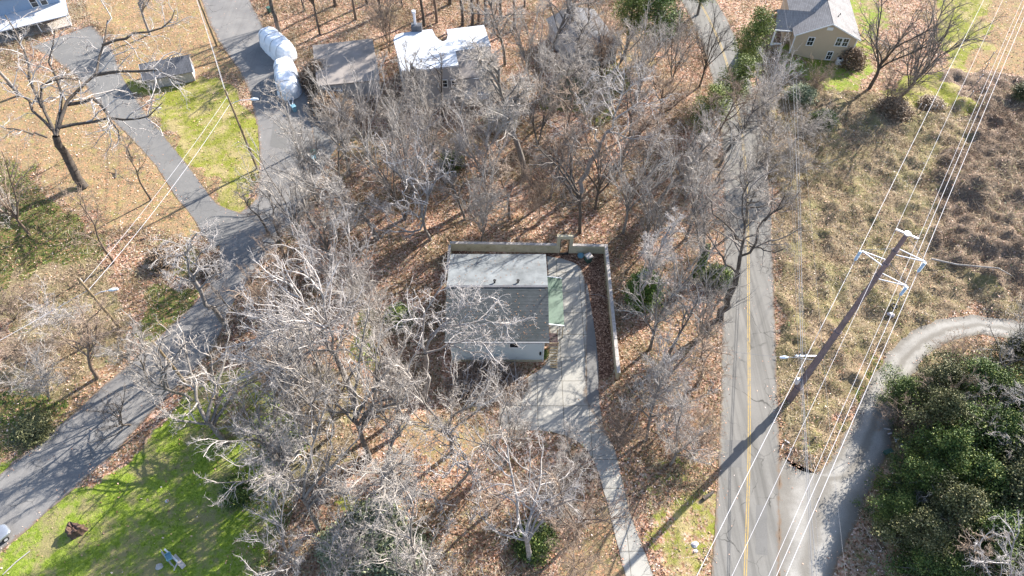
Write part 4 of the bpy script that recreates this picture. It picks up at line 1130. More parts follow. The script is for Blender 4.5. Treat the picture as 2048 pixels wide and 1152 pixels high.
t1 = wood_pole(240, 655, 11, 'wooden utility pole with a white lamp, left of the side road', lamp=(2.1, .5, 7.6))
t2 = wood_pole(375, 770, 10.4, 'plain wooden pole at the lawn edge below the side road')
t3 = wood_pole(515, 338, 15.2, 'tall wooden utility pole on the yellow verge, with a lamp over the side road', lamp=(3.0, .3, 13.2))
t4 = wood_pole(434, 92, 13, 'dark wooden utility pole cut off by the top edge beside the side road')
t2b = Vector((t1.x + 3.2, t1.y - .9, 7.4))
wire('power_line', [t4 - Vector((0,0,.6)), t3 - Vector((0,0,.6))], .03, M['cable'], 'dark upper line between the two poles at the top left', .5)
wire('power_line', [t4 - Vector((.2,0,1.6)), t3 - Vector((.2,0,1.7))], .022, M['wire'], 'pale lower line between the two poles at the top left', .7)
wire('power_line', [t3 - Vector((0,0,2.4)), t1 - Vector((-.1,0,2.6)), t1 + Vector((-38,-33,-2.4))], .028, M['wire'], 'thick white line crossing the driveway down to the left edge', .8)
wire('power_line', [t3 - Vector((0,0,1.2)), t1 - Vector((0,0,1.4))], .02, M['wire'], 'thin pale line above the thick white one over the driveway', .6)
wire('power_line', [tuple(at(1048, 568, 5.6)), tuple(at(1200, 590, 8)), tuple(at(1446, 700, 9)), tuple(at(1600, 716, 10))], .014, M['cable'], 'thin service wire from the white sided house over the road', .25)

# ---------------------------------------------------------------- trees
def unit(a): return a / (np.linalg.norm(a, axis=-1, keepdims=True) + 1e-9)
def grow(P0, D0, L, k, wig, grav, g):
    n = len(P0); pts = [P0]; D = D0.copy(); P = P0.copy()
    for i in range(k):
        D = D + g.normal(0, wig, (n, 3)); D[:, 2] += grav; D = unit(D)
        P = P + D * (L / k)[:, None]; pts.append(P)
    return np.stack(pts, 1)
def tubes(pts, r0, r1, sides, g):
    n, k, _ = pts.shape
    T = np.gradient(pts, axis=1); T = unit(T)
    ref = unit(g.normal(0, 1, (n, 1, 3)))
    A = unit(np.cross(T, ref)); Bv = np.cross(T, A)
    tt = np.linspace(0, 1, k)[None, :, None]
    r = r0[:, None, None] * (1 - tt) + r1[:, None, None] * tt
    ring = []
    for s in range(sides):
        a = 2 * math.pi * s / sides
        ring.append(pts + (A * math.cos(a) + Bv * math.sin(a)) * r)
    V = np.stack(ring, 2).reshape(-1, 3)
    b = (np.arange(n) * k * sides)[:, None, None]
    i = (np.arange(k - 1) * sides)[None, :, None]; s = np.arange(sides)[None, None, :]; s2 = (s + 1) % sides
    F = np.stack([b + i + s, b + i + s2, b + i + sides + s2, b + i + sides + s], -1).reshape(-1, 4)
    return V, F
def children(pts, L, m, t0, spread, frac, g, ups=0.0, fall=0.45):
    n, k, _ = pts.shape
    t = t0 + (1 - t0) * (np.arange(m)[None, :] + g.random((n, m))) / m
    x = np.clip(t * (k - 1), 0, k - 1.001); i = x.astype(int); f = (x - i)[..., None]
    I = np.arange(n)[:, None]
    A = pts[I, i]; B = pts[I, i + 1]; P = A * (1 - f) + B * f; T = unit(B - A)
    R_ = g.normal(0, 1, T.shape); perp = unit(R_ - T * (R_ * T).sum(-1, keepdims=True))
    a = spread * (0.65 + 0.6 * g.random((n, m)))[..., None]
    D = T * np.cos(a) + perp * np.sin(a); D[..., 2] += ups; D = unit(D)
    Lc = L[:, None] * frac * (1 - fall * t) * (0.6 + 0.8 * g.random((n, m)))
    return P.reshape(-1, 3), D.reshape(-1, 3), Lc.reshape(-1), t.reshape(-1)

def tree_meshes(name, seed, H=15.0, custom=None, trunk=.3, limbs=6, spread=.7, limbL=.6, n2=7, n3=6, n4=6, wig=.12, up=.06, lean=.05, tr=.3, leader=True, s2=.75, s3=.8, forks=1, thick=1.0, droop=0.0):
    g = np.random.default_rng(seed)
    parts = {'trunk': [], 'crown': []}
    P = np.zeros((forks, 3)); D = unit(np.array([0, 0, 1.0]) + g.normal(0, lean + (.28 if forks > 1 else 0), (forks, 3)) * [1, 1, 0])
    TL = H * (.88 if leader else trunk + .14)
    t0 = grow(P, D, np.full(forks, TL), 9, wig * .45, .02, g)
    if not custom: parts['trunk'].append(tubes(t0, np.full(forks, tr * thick), np.full(forks, tr * (.22 if leader else .62) * thick), 8, g))
    st = trunk / (TL / H)
    p, d, l, t = children(t0, np.full(forks, H), limbs, min(st, .8), spread, limbL, g, 0.1 + up, .5 if leader else .15)
    b1 = grow(p, d, l, 7, wig, up, g)
    r = tr * .56 * thick * (l / (H * limbL)) ** .8
    if custom:
        tk, lm = custom
        def res(pl, k):
            pl = np.array(pl); d = np.concatenate([[0], np.cumsum(np.linalg.norm(pl[1:] - pl[:-1], axis=1))]); s = np.linspace(0, d[-1], k)
            q = np.stack([np.interp(s, d, pl[:, j]) for j in range(3)], 1); q[1:-1] += g.normal(0, .22, (k - 2, 3)); return q, d[-1]
        q, _ = res(tk, 7); parts['trunk'].append(tubes(q[None], np.array([tr]), np.array([tr * .7]), 9, g))
        rs = [res(x, 8) for x in lm]; b1 = np.stack([x[0] for x in rs]); l = np.array([x[1] for x in rs]) * .95
        r = tr * .42 * (l / l.max()) ** .5; t0 = q[None]
    parts['trunk'].append(tubes(b1, r, r * .3, 6, g))
    p, d, l2, t = children(b1, l, n2, .18, s2, .5, g, .05 - droop * .3)
    b2 = grow(p, d, l2, 6, wig * 1.3, up * .8 - droop * .12, g)
    r = .062 * thick * (l2 / (H * .2)) ** .7
    parts['crown'].append(tubes(b2, r, r * .4, 4, g))
    p, d, l3, t = children(b2, l2, n3, .12, s3, .48, g, 0.02 - droop * .3)
    b3 = grow(p, d, l3, 5, wig * 1.6, up * .6 - droop * .15, g)
    r = .027 * thick * np.clip(l3 / (H * .1), .4, 1.6) ** .6
    parts['crown'].append(tubes(b3, r, r * .5, 3, g))
    p, d, l4, t = children(b3, l3, n4, .08, .85, .5, g, 0.0 - droop * .2)
    l4 = np.maximum(l4, .45)
    b4 = grow(p, d, l4, 3, wig * 1.8, up * .5 - droop * .2, g)
    r = np.full(len(l4), .0145 * thick)
    parts['crown'].append(tubes(b4, r, r * .6, 3, g))
    allp = np.concatenate([b3.reshape(-1, 3), b4.reshape(-1, 3)])
    c = np.median(allp[:, :2], 0)
    rad = np.percentile(np.linalg.norm(allp[:, :2] - c, axis=1), 93)
    top = np.percentile(allp[:, 2], 99)
    out = {}
    for k, L_ in parts.items():
        off = 0; VV = []; FF = []
        for V_, F_ in L_:
            VV.append(V_); FF.append(F_ + off); off += len(V_)
        V_ = np.concatenate(VV); F_ = np.concatenate(FF)
        me = bpy.data.meshes.new(name + '_' + k)
        me.vertices.add(len(V_)); me.vertices.foreach_set('co', V_.astype(np.float32).ravel())
        me.loops.add(F_.size); me.loops.foreach_set('vertex_index', F_.astype(np.int32).ravel())
        me.polygons.add(len(F_)); me.polygons.foreach_set('loop_start', np.arange(0, F_.size, 4, dtype=np.int32)); me.polygons.foreach_set('loop_total', np.full(len(F_), 4, np.int32))
        me.polygons.foreach_set('use_smooth', np.ones(len(F_), bool))
        me.update(calc_edges=True); me.materials.append(M['twig_grey'])
        out[k] = me
    return dict(out, rad=rad, top=top, bend=np.array(t0[:, :5].reshape(-1, 3)), path=t0[0])

PROTO = {
    'oak':   tree_meshes('oak', 11, trunk=.25, limbs=7, spread=1.05, limbL=.72, n2=7, n3=5, n4=5, wig=.2, up=.0, tr=.42, leader=False, s2=.9),
    'oak2':  tree_meshes('oak', 12, trunk=.3, limbs=6, spread=.95, limbL=.62, n2=8, n3=6, n4=5, wig=.19, up=.02, tr=.36, leader=False, s2=.9),
    'fan':   tree_meshes('fan', 21, trunk=.22, limbs=7, spread=.62, limbL=.72, n2=8, n3=6, n4=5, wig=.13, up=.07, tr=.32, leader=False, s2=.6, s3=.65),
    'fan2':  tree_meshes('fan', 22, trunk=.15, limbs=5, spread=.5, limbL=.75, n2=9, n3=6, n4=5, wig=.14, up=.06, tr=.26, leader=False, s2=.6, forks=2),
    'round': tree_meshes('round', 31, trunk=.3, limbs=14, spread=.85, limbL=.46, n2=6, n3=6, n4=5, wig=.16, up=.04, tr=.27, s2=.8),
    'round2':tree_meshes('round', 32, trunk=.25, limbs=12, spread=.8, limbL=.5, n2=6, n3=6, n4=5, wig=.2, up=.05, tr=.25, lean=.12),
    'column':tree_meshes('column', 41, trunk=.3, limbs=17, spread=.55, limbL=.34, n2=5, n3=5, n4=5, wig=.13, up=.08, tr=.22, s2=.6),
    'tall':  tree_meshes('tall', 51, trunk=.55, limbs=10, spread=.8, limbL=.28, n2=5, n3=4, n4=4, wig=.14, up=.05, tr=.24),
    'crook': tree_meshes('crook', 61, trunk=.3, limbs=8, spread=.95, limbL=.6, n2=6, n3=5, n4=5, wig=.3, up=.0, tr=.24, leader=False, droop=.25, thick=1.15),
    'thin':  tree_meshes('thin', 71, trunk=.25, limbs=8, spread=.6, limbL=.42, n2=4, n3=4, n4=4, wig=.18, up=.06, tr=.16, lean=.15),
    'brush': tree_meshes('brush', 81, trunk=.12, limbs=5, spread=.6, limbL=.6, n2=7, n3=6, n4=4, wig=.2, up=.03, tr=.1, forks=4, leader=False, thick=.9),
}
trng = random.Random(5)
def part(name, me, root, mat):
    o = bpy.data.objects.new(name, me); COL.objects.link(o); o.parent = root
    o.material_slots[0].link = 'OBJECT'; o.material_slots[0].material = mat
    return o
def leaf_mesh(name, C, size, tone, g, flat=0.9):
    n = len(C)
    N = unit(g.normal(0, 1, (n, 3)) + np.array([0, 0, flat])); U = unit(np.cross(N, g.normal(0, 1, (n, 3)))); W = np.cross(N, U)
    s = (size * (.6 + .8 * g.random(n)))[:, None]
    P = np.stack([C - U * s, C + W * s * .6, C + U * s, C - W * s * .6], 1).reshape(-1, 3)
    me = bpy.data.meshes.new(name); F_ = np.arange(4 * n).reshape(n, 4)
    me.vertices.add(len(P)); me.vertices.foreach_set('co', P.astype(np.float32).ravel())
    me.loops.add(F_.size); me.loops.foreach_set('vertex_index', F_.astype(np.int32).ravel())
    me.polygons.add(n); me.polygons.foreach_set('loop_start', np.arange(0, F_.size, 4, dtype=np.int32)); me.polygons.foreach_set('loop_total', np.full(n, 4, np.int32))
    me.update(calc_edges=True)
    a = me.attributes.new('tone', 'FLOAT', 'FACE'); a.data.foreach_set('value', np.clip(tone, 0, 1).astype(np.float32))
    me.materials.append(M['leaf_green']); return me
g0 = np.random.default_rng(90)
IVY = None
def ivy_mesh():
    n = 1500; z = g0.random(n) * 7.5; a = g0.random(n) * 6.283; r = (.32 + .5 * g0.random(n)) * (1 - z / 11)
    return leaf_mesh('ivy', np.stack([np.cos(a) * r, np.sin(a) * r, z], 1), .13, g0.normal(.5, .2, n), g0, .2)
IVY = ivy_mesh()

def tree(u, v, H, Rm, proto, tone, label, group=None, ivy=False, rz=None, tilt=0.0, name='bare_tree', cat='tree'):
    b = at(u, v); p = PROTO[proto]
    r = empty(name, (b.x, b.y, tz(b.x, b.y) - .1), trng.random() * 6.283 if rz is None else rz)
    if tilt: r.rotation_euler = (trng.uniform(-tilt, tilt), trng.uniform(-tilt, tilt), r.rotation_euler.z)
    s = Rm * .88 / p['rad']; k = H * (1.1 if H > 9 and proto != 'tall' else 1) / p['top']; r.scale = (s, s, k)
    tag(r, label, cat, group)
    part('trunk', p['trunk'], r, M['trunk_' + tone]); part('crown', p['crown'], r, M['twig_' + tone])
    if ivy:
        o = part('ivy', IVY, r, M['leaf_vine']); o.scale = (1.1, 1.1, 15 / H * 1.0)
    return r
T = tree
def grown(u, v, trunk, limbs, tone, label, seed, tr=.4, ivy=False, ttone=None, n2=12, l2=.5, **kw):
    """a tree whose main limbs follow given points (photo pixel + height)"""
    b = at(u, v); z0 = tz(b.x, b.y) - .1
    f = lambda pl: [tuple(at(*q) - Vector((b.x, b.y, 0))) for q in pl]
    me = tree_meshes('tree', seed, H=15, custom=(f(trunk), [f(x) for x in limbs]), tr=tr, leader=False, n2=n2, **kw)
    r = empty('bare_tree', (b.x, b.y, z0)); tag(r, label, 'tree')
    part('trunk', me['trunk'], r, M['trunk_' + (ttone or tone)]); part('crown', me['crown'], r, M['twig_' + tone])
    if ivy: part('ivy', IVY, r, M['leaf_vine'])
    return r
# u, v = photo pixel of the foot, height (m), crown radius (m), kind, tone, label
T(302,400,11,3.0,'thin','dark','small dark forked tree on the tan lawn left of the driveway')
T(228,527,13,3.6,'thin','brown','slim straight trunked bare tree between the tan lawn and the left brambles')
T(384,800,14,5.0,'crook','grey','crooked bare tree rising from the lawn edge over the side road')
T(300,770,12,4.2,'round2','grey','bare tree on the left verge with its crown beside the lamp pole')
T(196,757,11,4.6,'round','brown','brownish bare tree on the left verge below the lamp pole')
T(-40,540,14,7,'crook','pale','white limbed tree reaching in at the left edge, level with the ivy slope')
T(455,890,10,8.0,'oak2','grey','low wide grey tree throwing streaks of shadow on the green lawn', rz=1.0)
T(550,1015,14,6.5,'round2','grey','bushy grey tree on the right edge of the green lawn')
T(600,1130,11,5.0,'fan','pale','pale bare tree at the bottom edge beside the green lawn')
T(700,1160,9,5.5,'fan2','pale','low pale tree over the sage shrub at the bottom edge')
T(667,545,15,7.0,'fan','grey','dark forked trunk tree with grey crown, left of the walled yard', rz=.6)
T(630,790,14,5.5,'fan2','pale','white fan shaped tree with its crown over the side road bend')
T(800,870,18,6.0,'fan2','grey','pale double trunked tree just left of the brush pile')
T(920,968,13,5.0,'crook','pale','pale crooked tree with a dark lower trunk below the brush pile')
T(776,965,16,6.5,'round','grey','dark trunked tree in the middle of the lower wood')
T(812,1020,9,5.0,'crook','pale','low drooping white branched tree in the lower wood')
T(950,1210,12,6.0,'oak2','pale','white many branched tree rising from the bottom edge at centre')
T(1060,1120,12,6.5,'oak2','pale','pale wide tree left of the narrow driveway near the bottom', rz=.9)
T(1110,985,8,4.6,'brush','grey','many stemmed grey thicket tree over the wide end of the concrete driveway')
T(1232,900,8,3.8,'brush','brown','many stemmed tree beside the lower end of the yard wall')
T(1292,880,11,4.6,'round2','grey','grey bushy tree between the yard wall end and the two lane road')
T(1262,618,15,3.0,'column','pale','slender pale tree standing in front of the round cedar')
T(1392,560,14,5.0,'round','grey','ivy trunked bare tree left of the two lane road', ivy=True)
T(1330,720,12,4.5,'thin','grey','slim grey tree between the walled yard and the two lane road')
T(1398,770,11,4.0,'thin','brown','thin brown tree close to the left edge of the two lane road')
T(1050,358,24,6.0,'column','grey','tall straight grey tree to the right of the white roofed building')
T(1020,440,12,4.0,'thin','brown','thin brown tree on the leafy slope above the back wall')
T(1312,420,15,6.0,'round','grey','round crowned grey tree left of the shaded road stretch')
T(1405,345,14,5.5,'round2','brown','brown twigged tree below the long evergreen')
T(962,490,14,5.0,'brush','grey','grey thicket tree right above the back wall')
T(862,480,17,6.5,'crook','pale','white twisted branched tree above the left part of the back wall')
T(755,480,15,6.0,'round','grey','dense grey crowned tree left of the twisted white one')
T(690,430,14,5.5,'round2','grey','hazy grey tree below the parking pad')
T(640,410,17,4.6,'fan2','grey','upright grey tree at the lower edge of the parking pad')
T(745,340,19,5.5,'fan','pale','pale upright tree crossing the brown garage roof', rz=1.5)
T(884,250,12,4.2,'thin','dark','dark thin tree standing in front of the white roof')
T(932,340,11,4.5,'brush','grey','grey thicket tree below the balcony of the white roofed building')
T(596,305,12,3.6,'thin','grey','thin grey tree beside the white tow frame')
T(700,262,7,4.0,'brush','brown','brown bushy tree just below the brown garage')
T(800,300,13,5.0,'brush','grey','grey many stemmed tree at the left foot of the white roofed building')
T(830,390,15,5.2,'fan2','pale','pale upright tree between the building and the twisted white tree')
T(560,70,18,4.5,'tall','dark','dark trunked tree behind the covered camper')
T(640,70,16,4.5,'oak2','dark','wide dark limbed tree behind the brown garage')
for i, (u, v, h, lb) in enumerate(((712,40,19,'leftmost tall woodland trunk at the top edge'),(762,30,20,'tall woodland trunk left of the metal flue'),(848,52,22,'dark woodland trunk right beside the metal flue'),(874,46,21,'reddish woodland trunk just right of the flue'),(925,52,20,'woodland trunk behind the notch of the white roof'),
    (945,50,22,'slim woodland trunk behind the white right hand roof, left one of three'),(957,48,19,'slim woodland trunk behind the white right hand roof, middle one of three'),(972,46,21,'slim woodland trunk behind the white right hand roof, right one of three'),(1002,34,22,'woodland trunk at the top edge beyond the roof corner'),(1028,60,18,'woodland trunk above the tall straight grey tree'))):
    T(u, v, h, 3.2, 'tall', 'dark' if i % 3 else 'brown', lb, 'tall bare trees in the wood behind the white roofed building')
T(1100,130,17,5.5,'round','grey','grey crowned tree left of the small grey bungalow')
T(1142,90,18,4.0,'tall','dark','dark leaning trunk over the bungalow roof, left one')
T(1176,95,16,4.0,'thin','dark','dark leaning trunk over the bungalow roof, right one')
T(1105,230,14,6.0,'round2','grey','hazy grey tree below the bungalow')
T(1190,250,13,6.0,'brush','grey','dense grey thicket tree below the right corner of the bungalow')
T(1000,300,13,5.0,'brush','grey','grey thicket tree beside the right end wall of the white roofed building')
T(1240,330,13,5.5,'round','brown','brown tinged tree in the middle of the upper wood')
T(1310,260,13,5.5,'round2','brown','brown tinged tree left of the long evergreen')
T(1345,165,12,4.5,'fan2','grey','grey spreading tree on the left side of the upper road')
T(1398,175,13,4.5,'fan','dark','dark limbed tree leaning over the upper road')
T(1280,185,14,5.0,'fan2','grey','grey tree below the bright pine')
T(1738,178,15,7.6,'fan','dark','big dark forked tree right of the tan house', rz=.4)
T(1800,195,16,8.0,'fan2','dark','second big dark tree at the edge of the yellow lawn', rz=2.4)
T(1760,215,8,4.5,'brush','brown','low brown thicket tree at the foot of the two big dark trees')
T(1618,190,7,2.8,'brush','brown','small russet tree in front of the tan house wall')
T(1532,320,13,5.0,'round','grey','grey bare tree right of the upper road bend')
T(1585,290,8,4.5,'brush','grey','low grey thicket tree below the tan house')
T(1580,370,8,4.5,'brush','grey','low grey thicket tree on the right verge of the road')
T(1492,445,13,6.0,'round2','grey','hazy grey tree arching over the two lane road')
T(1960,760,8,5.0,'round2','grey','grey bushy tree right of the gravel lane bend')
T(2035,720,10,5.0,'fan2','grey','grey upright tree at the right edge above the vine thicket')
T(2040,860,10,4.5,'round','pale','pale bare tree among the vines at the right edge')
T(1885,745,6,3.5,'brush','brown','brown thicket inside the gravel lane bend')
T(1800,860,5,3.2,'brush','brown','brown low thicket on the right verge of the gravel lane')
T(1905,900,9,4.0,'crook','grey','bare grey tree poking out of the middle of the vine thicket')
T(1990,960,10,4.0,'thin','grey','thin bare tree poking out of the right part of the vine thicket')
T(1850,830,8,4.0,'brush','brown','brown bare tangle on top of the vine thicket near the lane bend')
T(1940,840,8,4.0,'brush','grey','grey bare tangle in the upper right of the vine thicket')
T(1870,1100,8,4.0,'thin','brown','thin brown tree poking out of the bottom of the vine thicket')
T(1965,1200,10,6.0,'fan','pale','white branched tree in the bottom right corner, left one')
T(2060,1190,10,5.5,'fan2','pale','white branched tree in the bottom right corner, right one')
T(1830,1030,7,3.5,'crook','grey','dead grey tree leaning out of the vine thicket')
T(60,720,7,4.2,'brush','brown','brown thicket tree at the left edge, nearest the bottom')
T(120,660,7,4.2,'brush','pale','pale thicket tree left of the lamp pole')
T(28,640,7,4.2,'brush','brown','brown thicket tree at the left edge, level with the lamp')
T(100,800,8,4.5,'brush','grey','grey thicket tree just above the lower side road')
T(262,850,7,3.6,'crook','dark','dark crooked small tree standing over the lower side road')
T(35,430,8,3.6,'crook','grey','small grey tree on the ivy slope at the left edge')
T(40,190,14,6.5,'oak2','pale','pale limbed tree in front of the blue house')
T(120,30,14,5.5,'round2','grey','grey tree at the top left behind the blue house corner')
T(300,70,12,5.0,'oak2','pale','pale branched tree between the blue house and the side road')
T(500,850,7,4.2,'brush','brown','brown thicket tree at the top corner of the green lawn')
T(618,885,13,5.5,'round','grey','grey tree right of the green lawn, upper one')
T(664,985,11,5.0,'round2','grey','grey tree right of the green lawn, lower one')
T(735,1080,9,4.0,'thin','grey','thin grey tree behind the sage shrub')
T(1000,1010,9,4.5,'thin','brown','thin brown tree on the leafy slope below the concrete drive')
T(872,1130,10,4.5,'thin','grey','thin grey tree left of the bottom centre tree')
T(1140,1160,7,3.5,'brush','brown','brown thicket at the bottom left of the narrow driveway')
T(486,650,9,3.0,'thin','dark','thin dark tree at the inner bend of the side road, lower one')
T(560,480,11,3.0,'thin','grey','thin grey tree standing over the side road, upper one')
T(600,740,12,5.0,'fan','grey','pale fan tree reaching over the shaded side road')
T(560,800,9,4.5,'brush','brown','brown thicket tree between lawn and wood')
T(770,700,14,4.6,'fan2','grey','grey tree just left of the white sided house')
T(700,660,11,4.5,'round2','grey','grey tree in the clearing left of the house')
T(1345,840,9,4.2,'brush','pale','pale thicket tree left of the road, level with the driveway end')
T(1300,800,12,4.2,'fan2','pale','pale forked tree right of the yard wall end')
T(1400,900,7,3.6,'brush','brown','brown thicket by the left road edge above the long pole shadow')
T(1290,500,13,4.5,'fan2','grey','grey forked tree above the round cedar')
T(1120,330,13,5.0,'thin','brown','thin brown tree left of the white limbed leaning tree')
T(1080,430,10,4.0,'brush','brown','brown thicket on the leafy slope above the wall doorway')

grown(170,375,[(170,375,0),(140,320,4.5),(112,272,9)],
 [[(112,272,9),(125,215,10.5),(150,185,12),(190,150,13),(205,90,15),(215,40,17)],[(118,255,9.5),(170,243,9.5),(240,240,10),(290,240,11),(325,205,12)],[(112,272,9),(85,215,11),(85,165,13),(115,158,14),(160,160,14)],
  [(105,260,9.5),(60,205,11.5),(20,170,13),(-30,150,14)],[(95,275,9),(40,260,11),(-20,250,12)],[(190,150,13),(240,140,14),(300,140,15),(370,165,15)],[(85,215,11),(60,140,14),(40,80,16),(10,30,18)],
  [(205,90,15),(270,70,16),(330,50,17),(350,20,18)],[(112,272,9),(120,200,11),(100,120,15),(110,60,18)],[(130,210,10.5),(180,195,11),(210,215,11),(240,280,11)]],
 'pale','huge spreading bare oak beside the driveway at upper left', 101, tr=.7, ttone='dark', n2=9, n3=6, n4=5, wig=.24, up=0, s2=.85)
grown(712,812,[(712,812,0),(700,785,3),(672,715,9)],
 [[(672,715,9),(640,660,14),(600,640,16),(545,600,19)],[(672,715,9),(655,640,16),(640,580,20),(625,540,23)],[(660,700,10),(600,690,12),(550,670,15),(490,690,15)],[(672,715,9),(690,650,14),(700,600,18)],
  [(650,690,11),(590,660,15),(530,640,18),(500,600,20)],[(640,690,11),(580,720,11),(520,730,13),(480,705,15)],[(672,715,9),(640,640,15),(590,590,19),(560,545,22)]],
 'pale','tallest white fan shaped tree, left of the white sided house', 102, tr=.42, n2=12, n3=6, n4=5, wig=.15, up=.05, s2=.55)
grown(1440,640,[(1440,640,0),(1455,600,4),(1475,545,9)],
 [[(1475,545,9),(1505,490,14),(1530,440,18),(1570,390,22)],[(1475,545,9),(1485,480,14),(1480,420,19),(1500,360,22)],[(1500,490,13),(1540,500,14),(1580,500,15)],[(1475,545,9),(1430,500,12),(1400,460,15)],
  [(1530,440,18),(1560,420,20),(1600,380,21)],[(1485,480,14),(1440,440,17),(1420,390,19)],[(1450,600,5),(1400,580,8),(1370,560,10)]],
 'dark','big dark leaning tree with limbs over the two lane road', 103, tr=.5, n2=10, n3=6, n4=5, wig=.2, up=.02, s2=.75)
grown(1152,400,[(1152,400,0),(1175,340,4),(1200,290,8)],
 [[(1200,290,8),(1228,240,12),(1245,190,16),(1250,150,19)],[(1215,265,10),(1280,280,10),(1330,290,11)],[(1228,240,12),(1280,205,14),(1320,200,16)],[(1200,290,8),(1180,240,12),(1160,200,15)],
  [(1245,190,16),(1210,160,18),(1190,140,20)],[(1245,190,16),(1280,160,18),(1300,150,20)],[(1190,310,7),(1150,280,9),(1110,260,11)]],
 'pale','white limbed leaning tree in the upper middle of the wood', 104, tr=.42, n2=10, n3=6, n4=5, wig=.2, up=.02, s2=.75)
grown(462,668,[(462,668,0),(420,610,5.5),(388,560,10)],
 [[(388,560,10),(350,530,12),(310,520,13)],[(388,560,10),(370,510,14),(340,480,16)],[(388,560,10),(400,510,13),(430,480,15)],[(388,560,10),(355,560,10),(330,560,9)],[(370,510,14),(390,470,17),(420,455,18)],[(400,575,9),(440,545,11),(450,510,13)]],
 'pale','white crowned tree with an ivy clad trunk leaning over the side road bend', 105, tr=.36, ivy=False, n2=10, n3=6, n4=5, wig=.26, up=-.02, s2=.9)
grown(856,800,[(856,800,0),(852,750,5),(850,705,9)],
 [[(850,705,9),(900,690,10.5),(960,680,11.5),(1010,690,11)],[(850,705,9),(880,650,12),(940,610,14),(985,590,15)],[(880,650,12),(930,650,13),(985,640,13.5),(1035,650,13.5)],[(850,705,9),(850,640,13),(870,590,16),(890,560,17)],
  [(850,705,9),(820,660,12),(790,620,14)],[(900,690,10.5),(950,705,10.5),(1000,720,10)],[(860,670,11),(905,630,13),(925,575,16)]],
 'pale','white tree whose branches cross the left part of the grey front roof', 106, tr=.36, n2=11, n3=6, n4=5, wig=.22, up=.02, s2=.75)
T(905,905,17,6.5,'fan','grey','grey fan tree between the brush pile and the bottom centre tree', rz=1.0)
T(665,870,19,6.5,'fan2','grey','tall grey double trunked tree right of the green lawn top corner')
T(740,920,18,6.5,'oak2','grey','tall wide grey tree in the lower wood left of the dark trunked one')
T(560,930,15,6.0,'fan','pale','pale fan tree at the right edge of the green lawn')
T(640,1060,15,6.0,'oak2','grey','wide grey tree left of the sage shrubs')
T(850,1170,14,6.0,'fan','grey','grey fan tree at the bottom edge left of the white many branched one')
T(1010,930,14,5.5,'fan2','grey','grey tree on the tan clearing below the concrete drive')
T(1150,1080,13,5.0,'fan','brown','brown fan tree left of the narrow driveway')
T(700,620,16,6.0,'fan2','pale','pale double trunked tree left of the house clearing')
T(560,660,13,5.0,'fan','brown','brown fan tree at the right edge of the side road bend')
T(610,490,16,5.5,'fan','grey','grey fan tree right of the upper bend of the side road')
T(810,440,18,6.0,'fan2','grey','tall grey double trunked tree above the yard left corner')
T(700,350,17,5.5,'fan','grey','grey fan tree right of the parking pad')
T(860,330,15,5.0,'fan2','grey','grey tree below the front wall of the white roofed building')
T(970,400,17,5.5,'fan','pale','pale fan tree between the building and the back wall')
T(1370,480,17,5.5,'fan','grey','grey fan tree left of the road behind the ivy trunked one')
T(1300,700,17,5.5,'fan','grey','tall grey fan tree right of the yard wall')
T(1385,690,14,4.5,'fan2','grey','grey double trunked tree near the left road edge below the leaning tree')
T(1340,930,10,4.5,'fan','grey','grey fan tree on the verge below the driveway end')
T(60,470,15,5.5,'fan','brown','brown fan tree on the ivy slope at the left edge')
T(1520,250,14,4.5,'fan2','pale','pale double trunked tree on the right edge of the upper road')
T(610,22,17,4.0,'fan','dark','dark forked woodland tree at the top edge behind the covered camper')
T(672,12,18,4.0,'tall','brown','brown woodland trunk at the top edge above the garage, left one')
T(735,8,18,3.6,'tall','dark','dark woodland trunk at the top edge above the garage, right one')
T(805,14,20,4.0,'fan','dark','dark forked woodland tree at the top edge left of the flue')
T(900,10,20,4.0,'tall','dark','dark woodland trunk at the very top edge above the white roof')
T(1050,14,20,4.5,'fan','grey','grey forked tree at the top edge left of the bungalow')
T(780,110,13,4.5,'brush','brown','brown thicket tree between the garage and the white roofed building')
T(1150,150,14,5.0,'round','grey','grey round crowned tree directly in front of the bungalow, left one')
T(1205,160,13,4.5,'fan2','brown','brown fan tree directly in front of the bungalow, right one')
T(848,262,12,4.2,'round','grey','grey round tree before the left part of the white roofed building')
T(955,262,11,4.2,'round2','grey','grey round tree before the balcony of the white roofed building')
T(1168,940,9,3.8,'round2','grey','grey round tree leaning over the neck of the narrow driveway')
T(1160,466,16,5.5,'oak2','dark','dark tree directly behind the back wall, right of the wall doorway')
T(1246,468,17,5.5,'fan','grey','grey forked tree beyond the right corner of the walled yard')
T(1010,130,17,5.5,'round','grey','dense grey tree between the white roofed building and the bungalow, upper one')
T(1075,290,16,5.5,'fan2','grey','grey fan tree below the bungalow, left of the green shrub')
T(1210,180,13,5.0,'round2','grey','grey tree just below the right corner of the bungalow')
T(1260,270,15,5.5,'fan','grey','grey fan tree between the pines and the white limbed leaning tree')
T(1370,400,15,5.0,'fan2','grey','grey fan tree left of the road in the middle of the dense wood')
T(1290,350,12,4.8,'crook','pale','pale crooked tree right of the white limbed leaning tree')
T(1440,330,12,4.5,'round','grey','grey tree close to the left side of the upper road bend')
T(1330,110,12,4.2,'fan2','grey','grey upright tree right of the bright pine at the top')
T(1100,400,12,4.4,'round','brown','brown twigged tree in the middle of the leafy slope')
T(930,440,12,4.5,'round2','grey','grey tree directly above the left part of the back wall')
T(1060,180,15,4.8,'fan2','grey','grey fan tree left of the bungalow wall')
T(540,470,10,3.4,'thin','dark','thin dark tree leaning over the upper bend of the side road')
T(620,560,10,4.0,'round2','brown','brown twigged tree left of the dark forked trunk')
T(1500,350,11,4.2,'brush','grey','grey thicket tree against the right edge of the road')
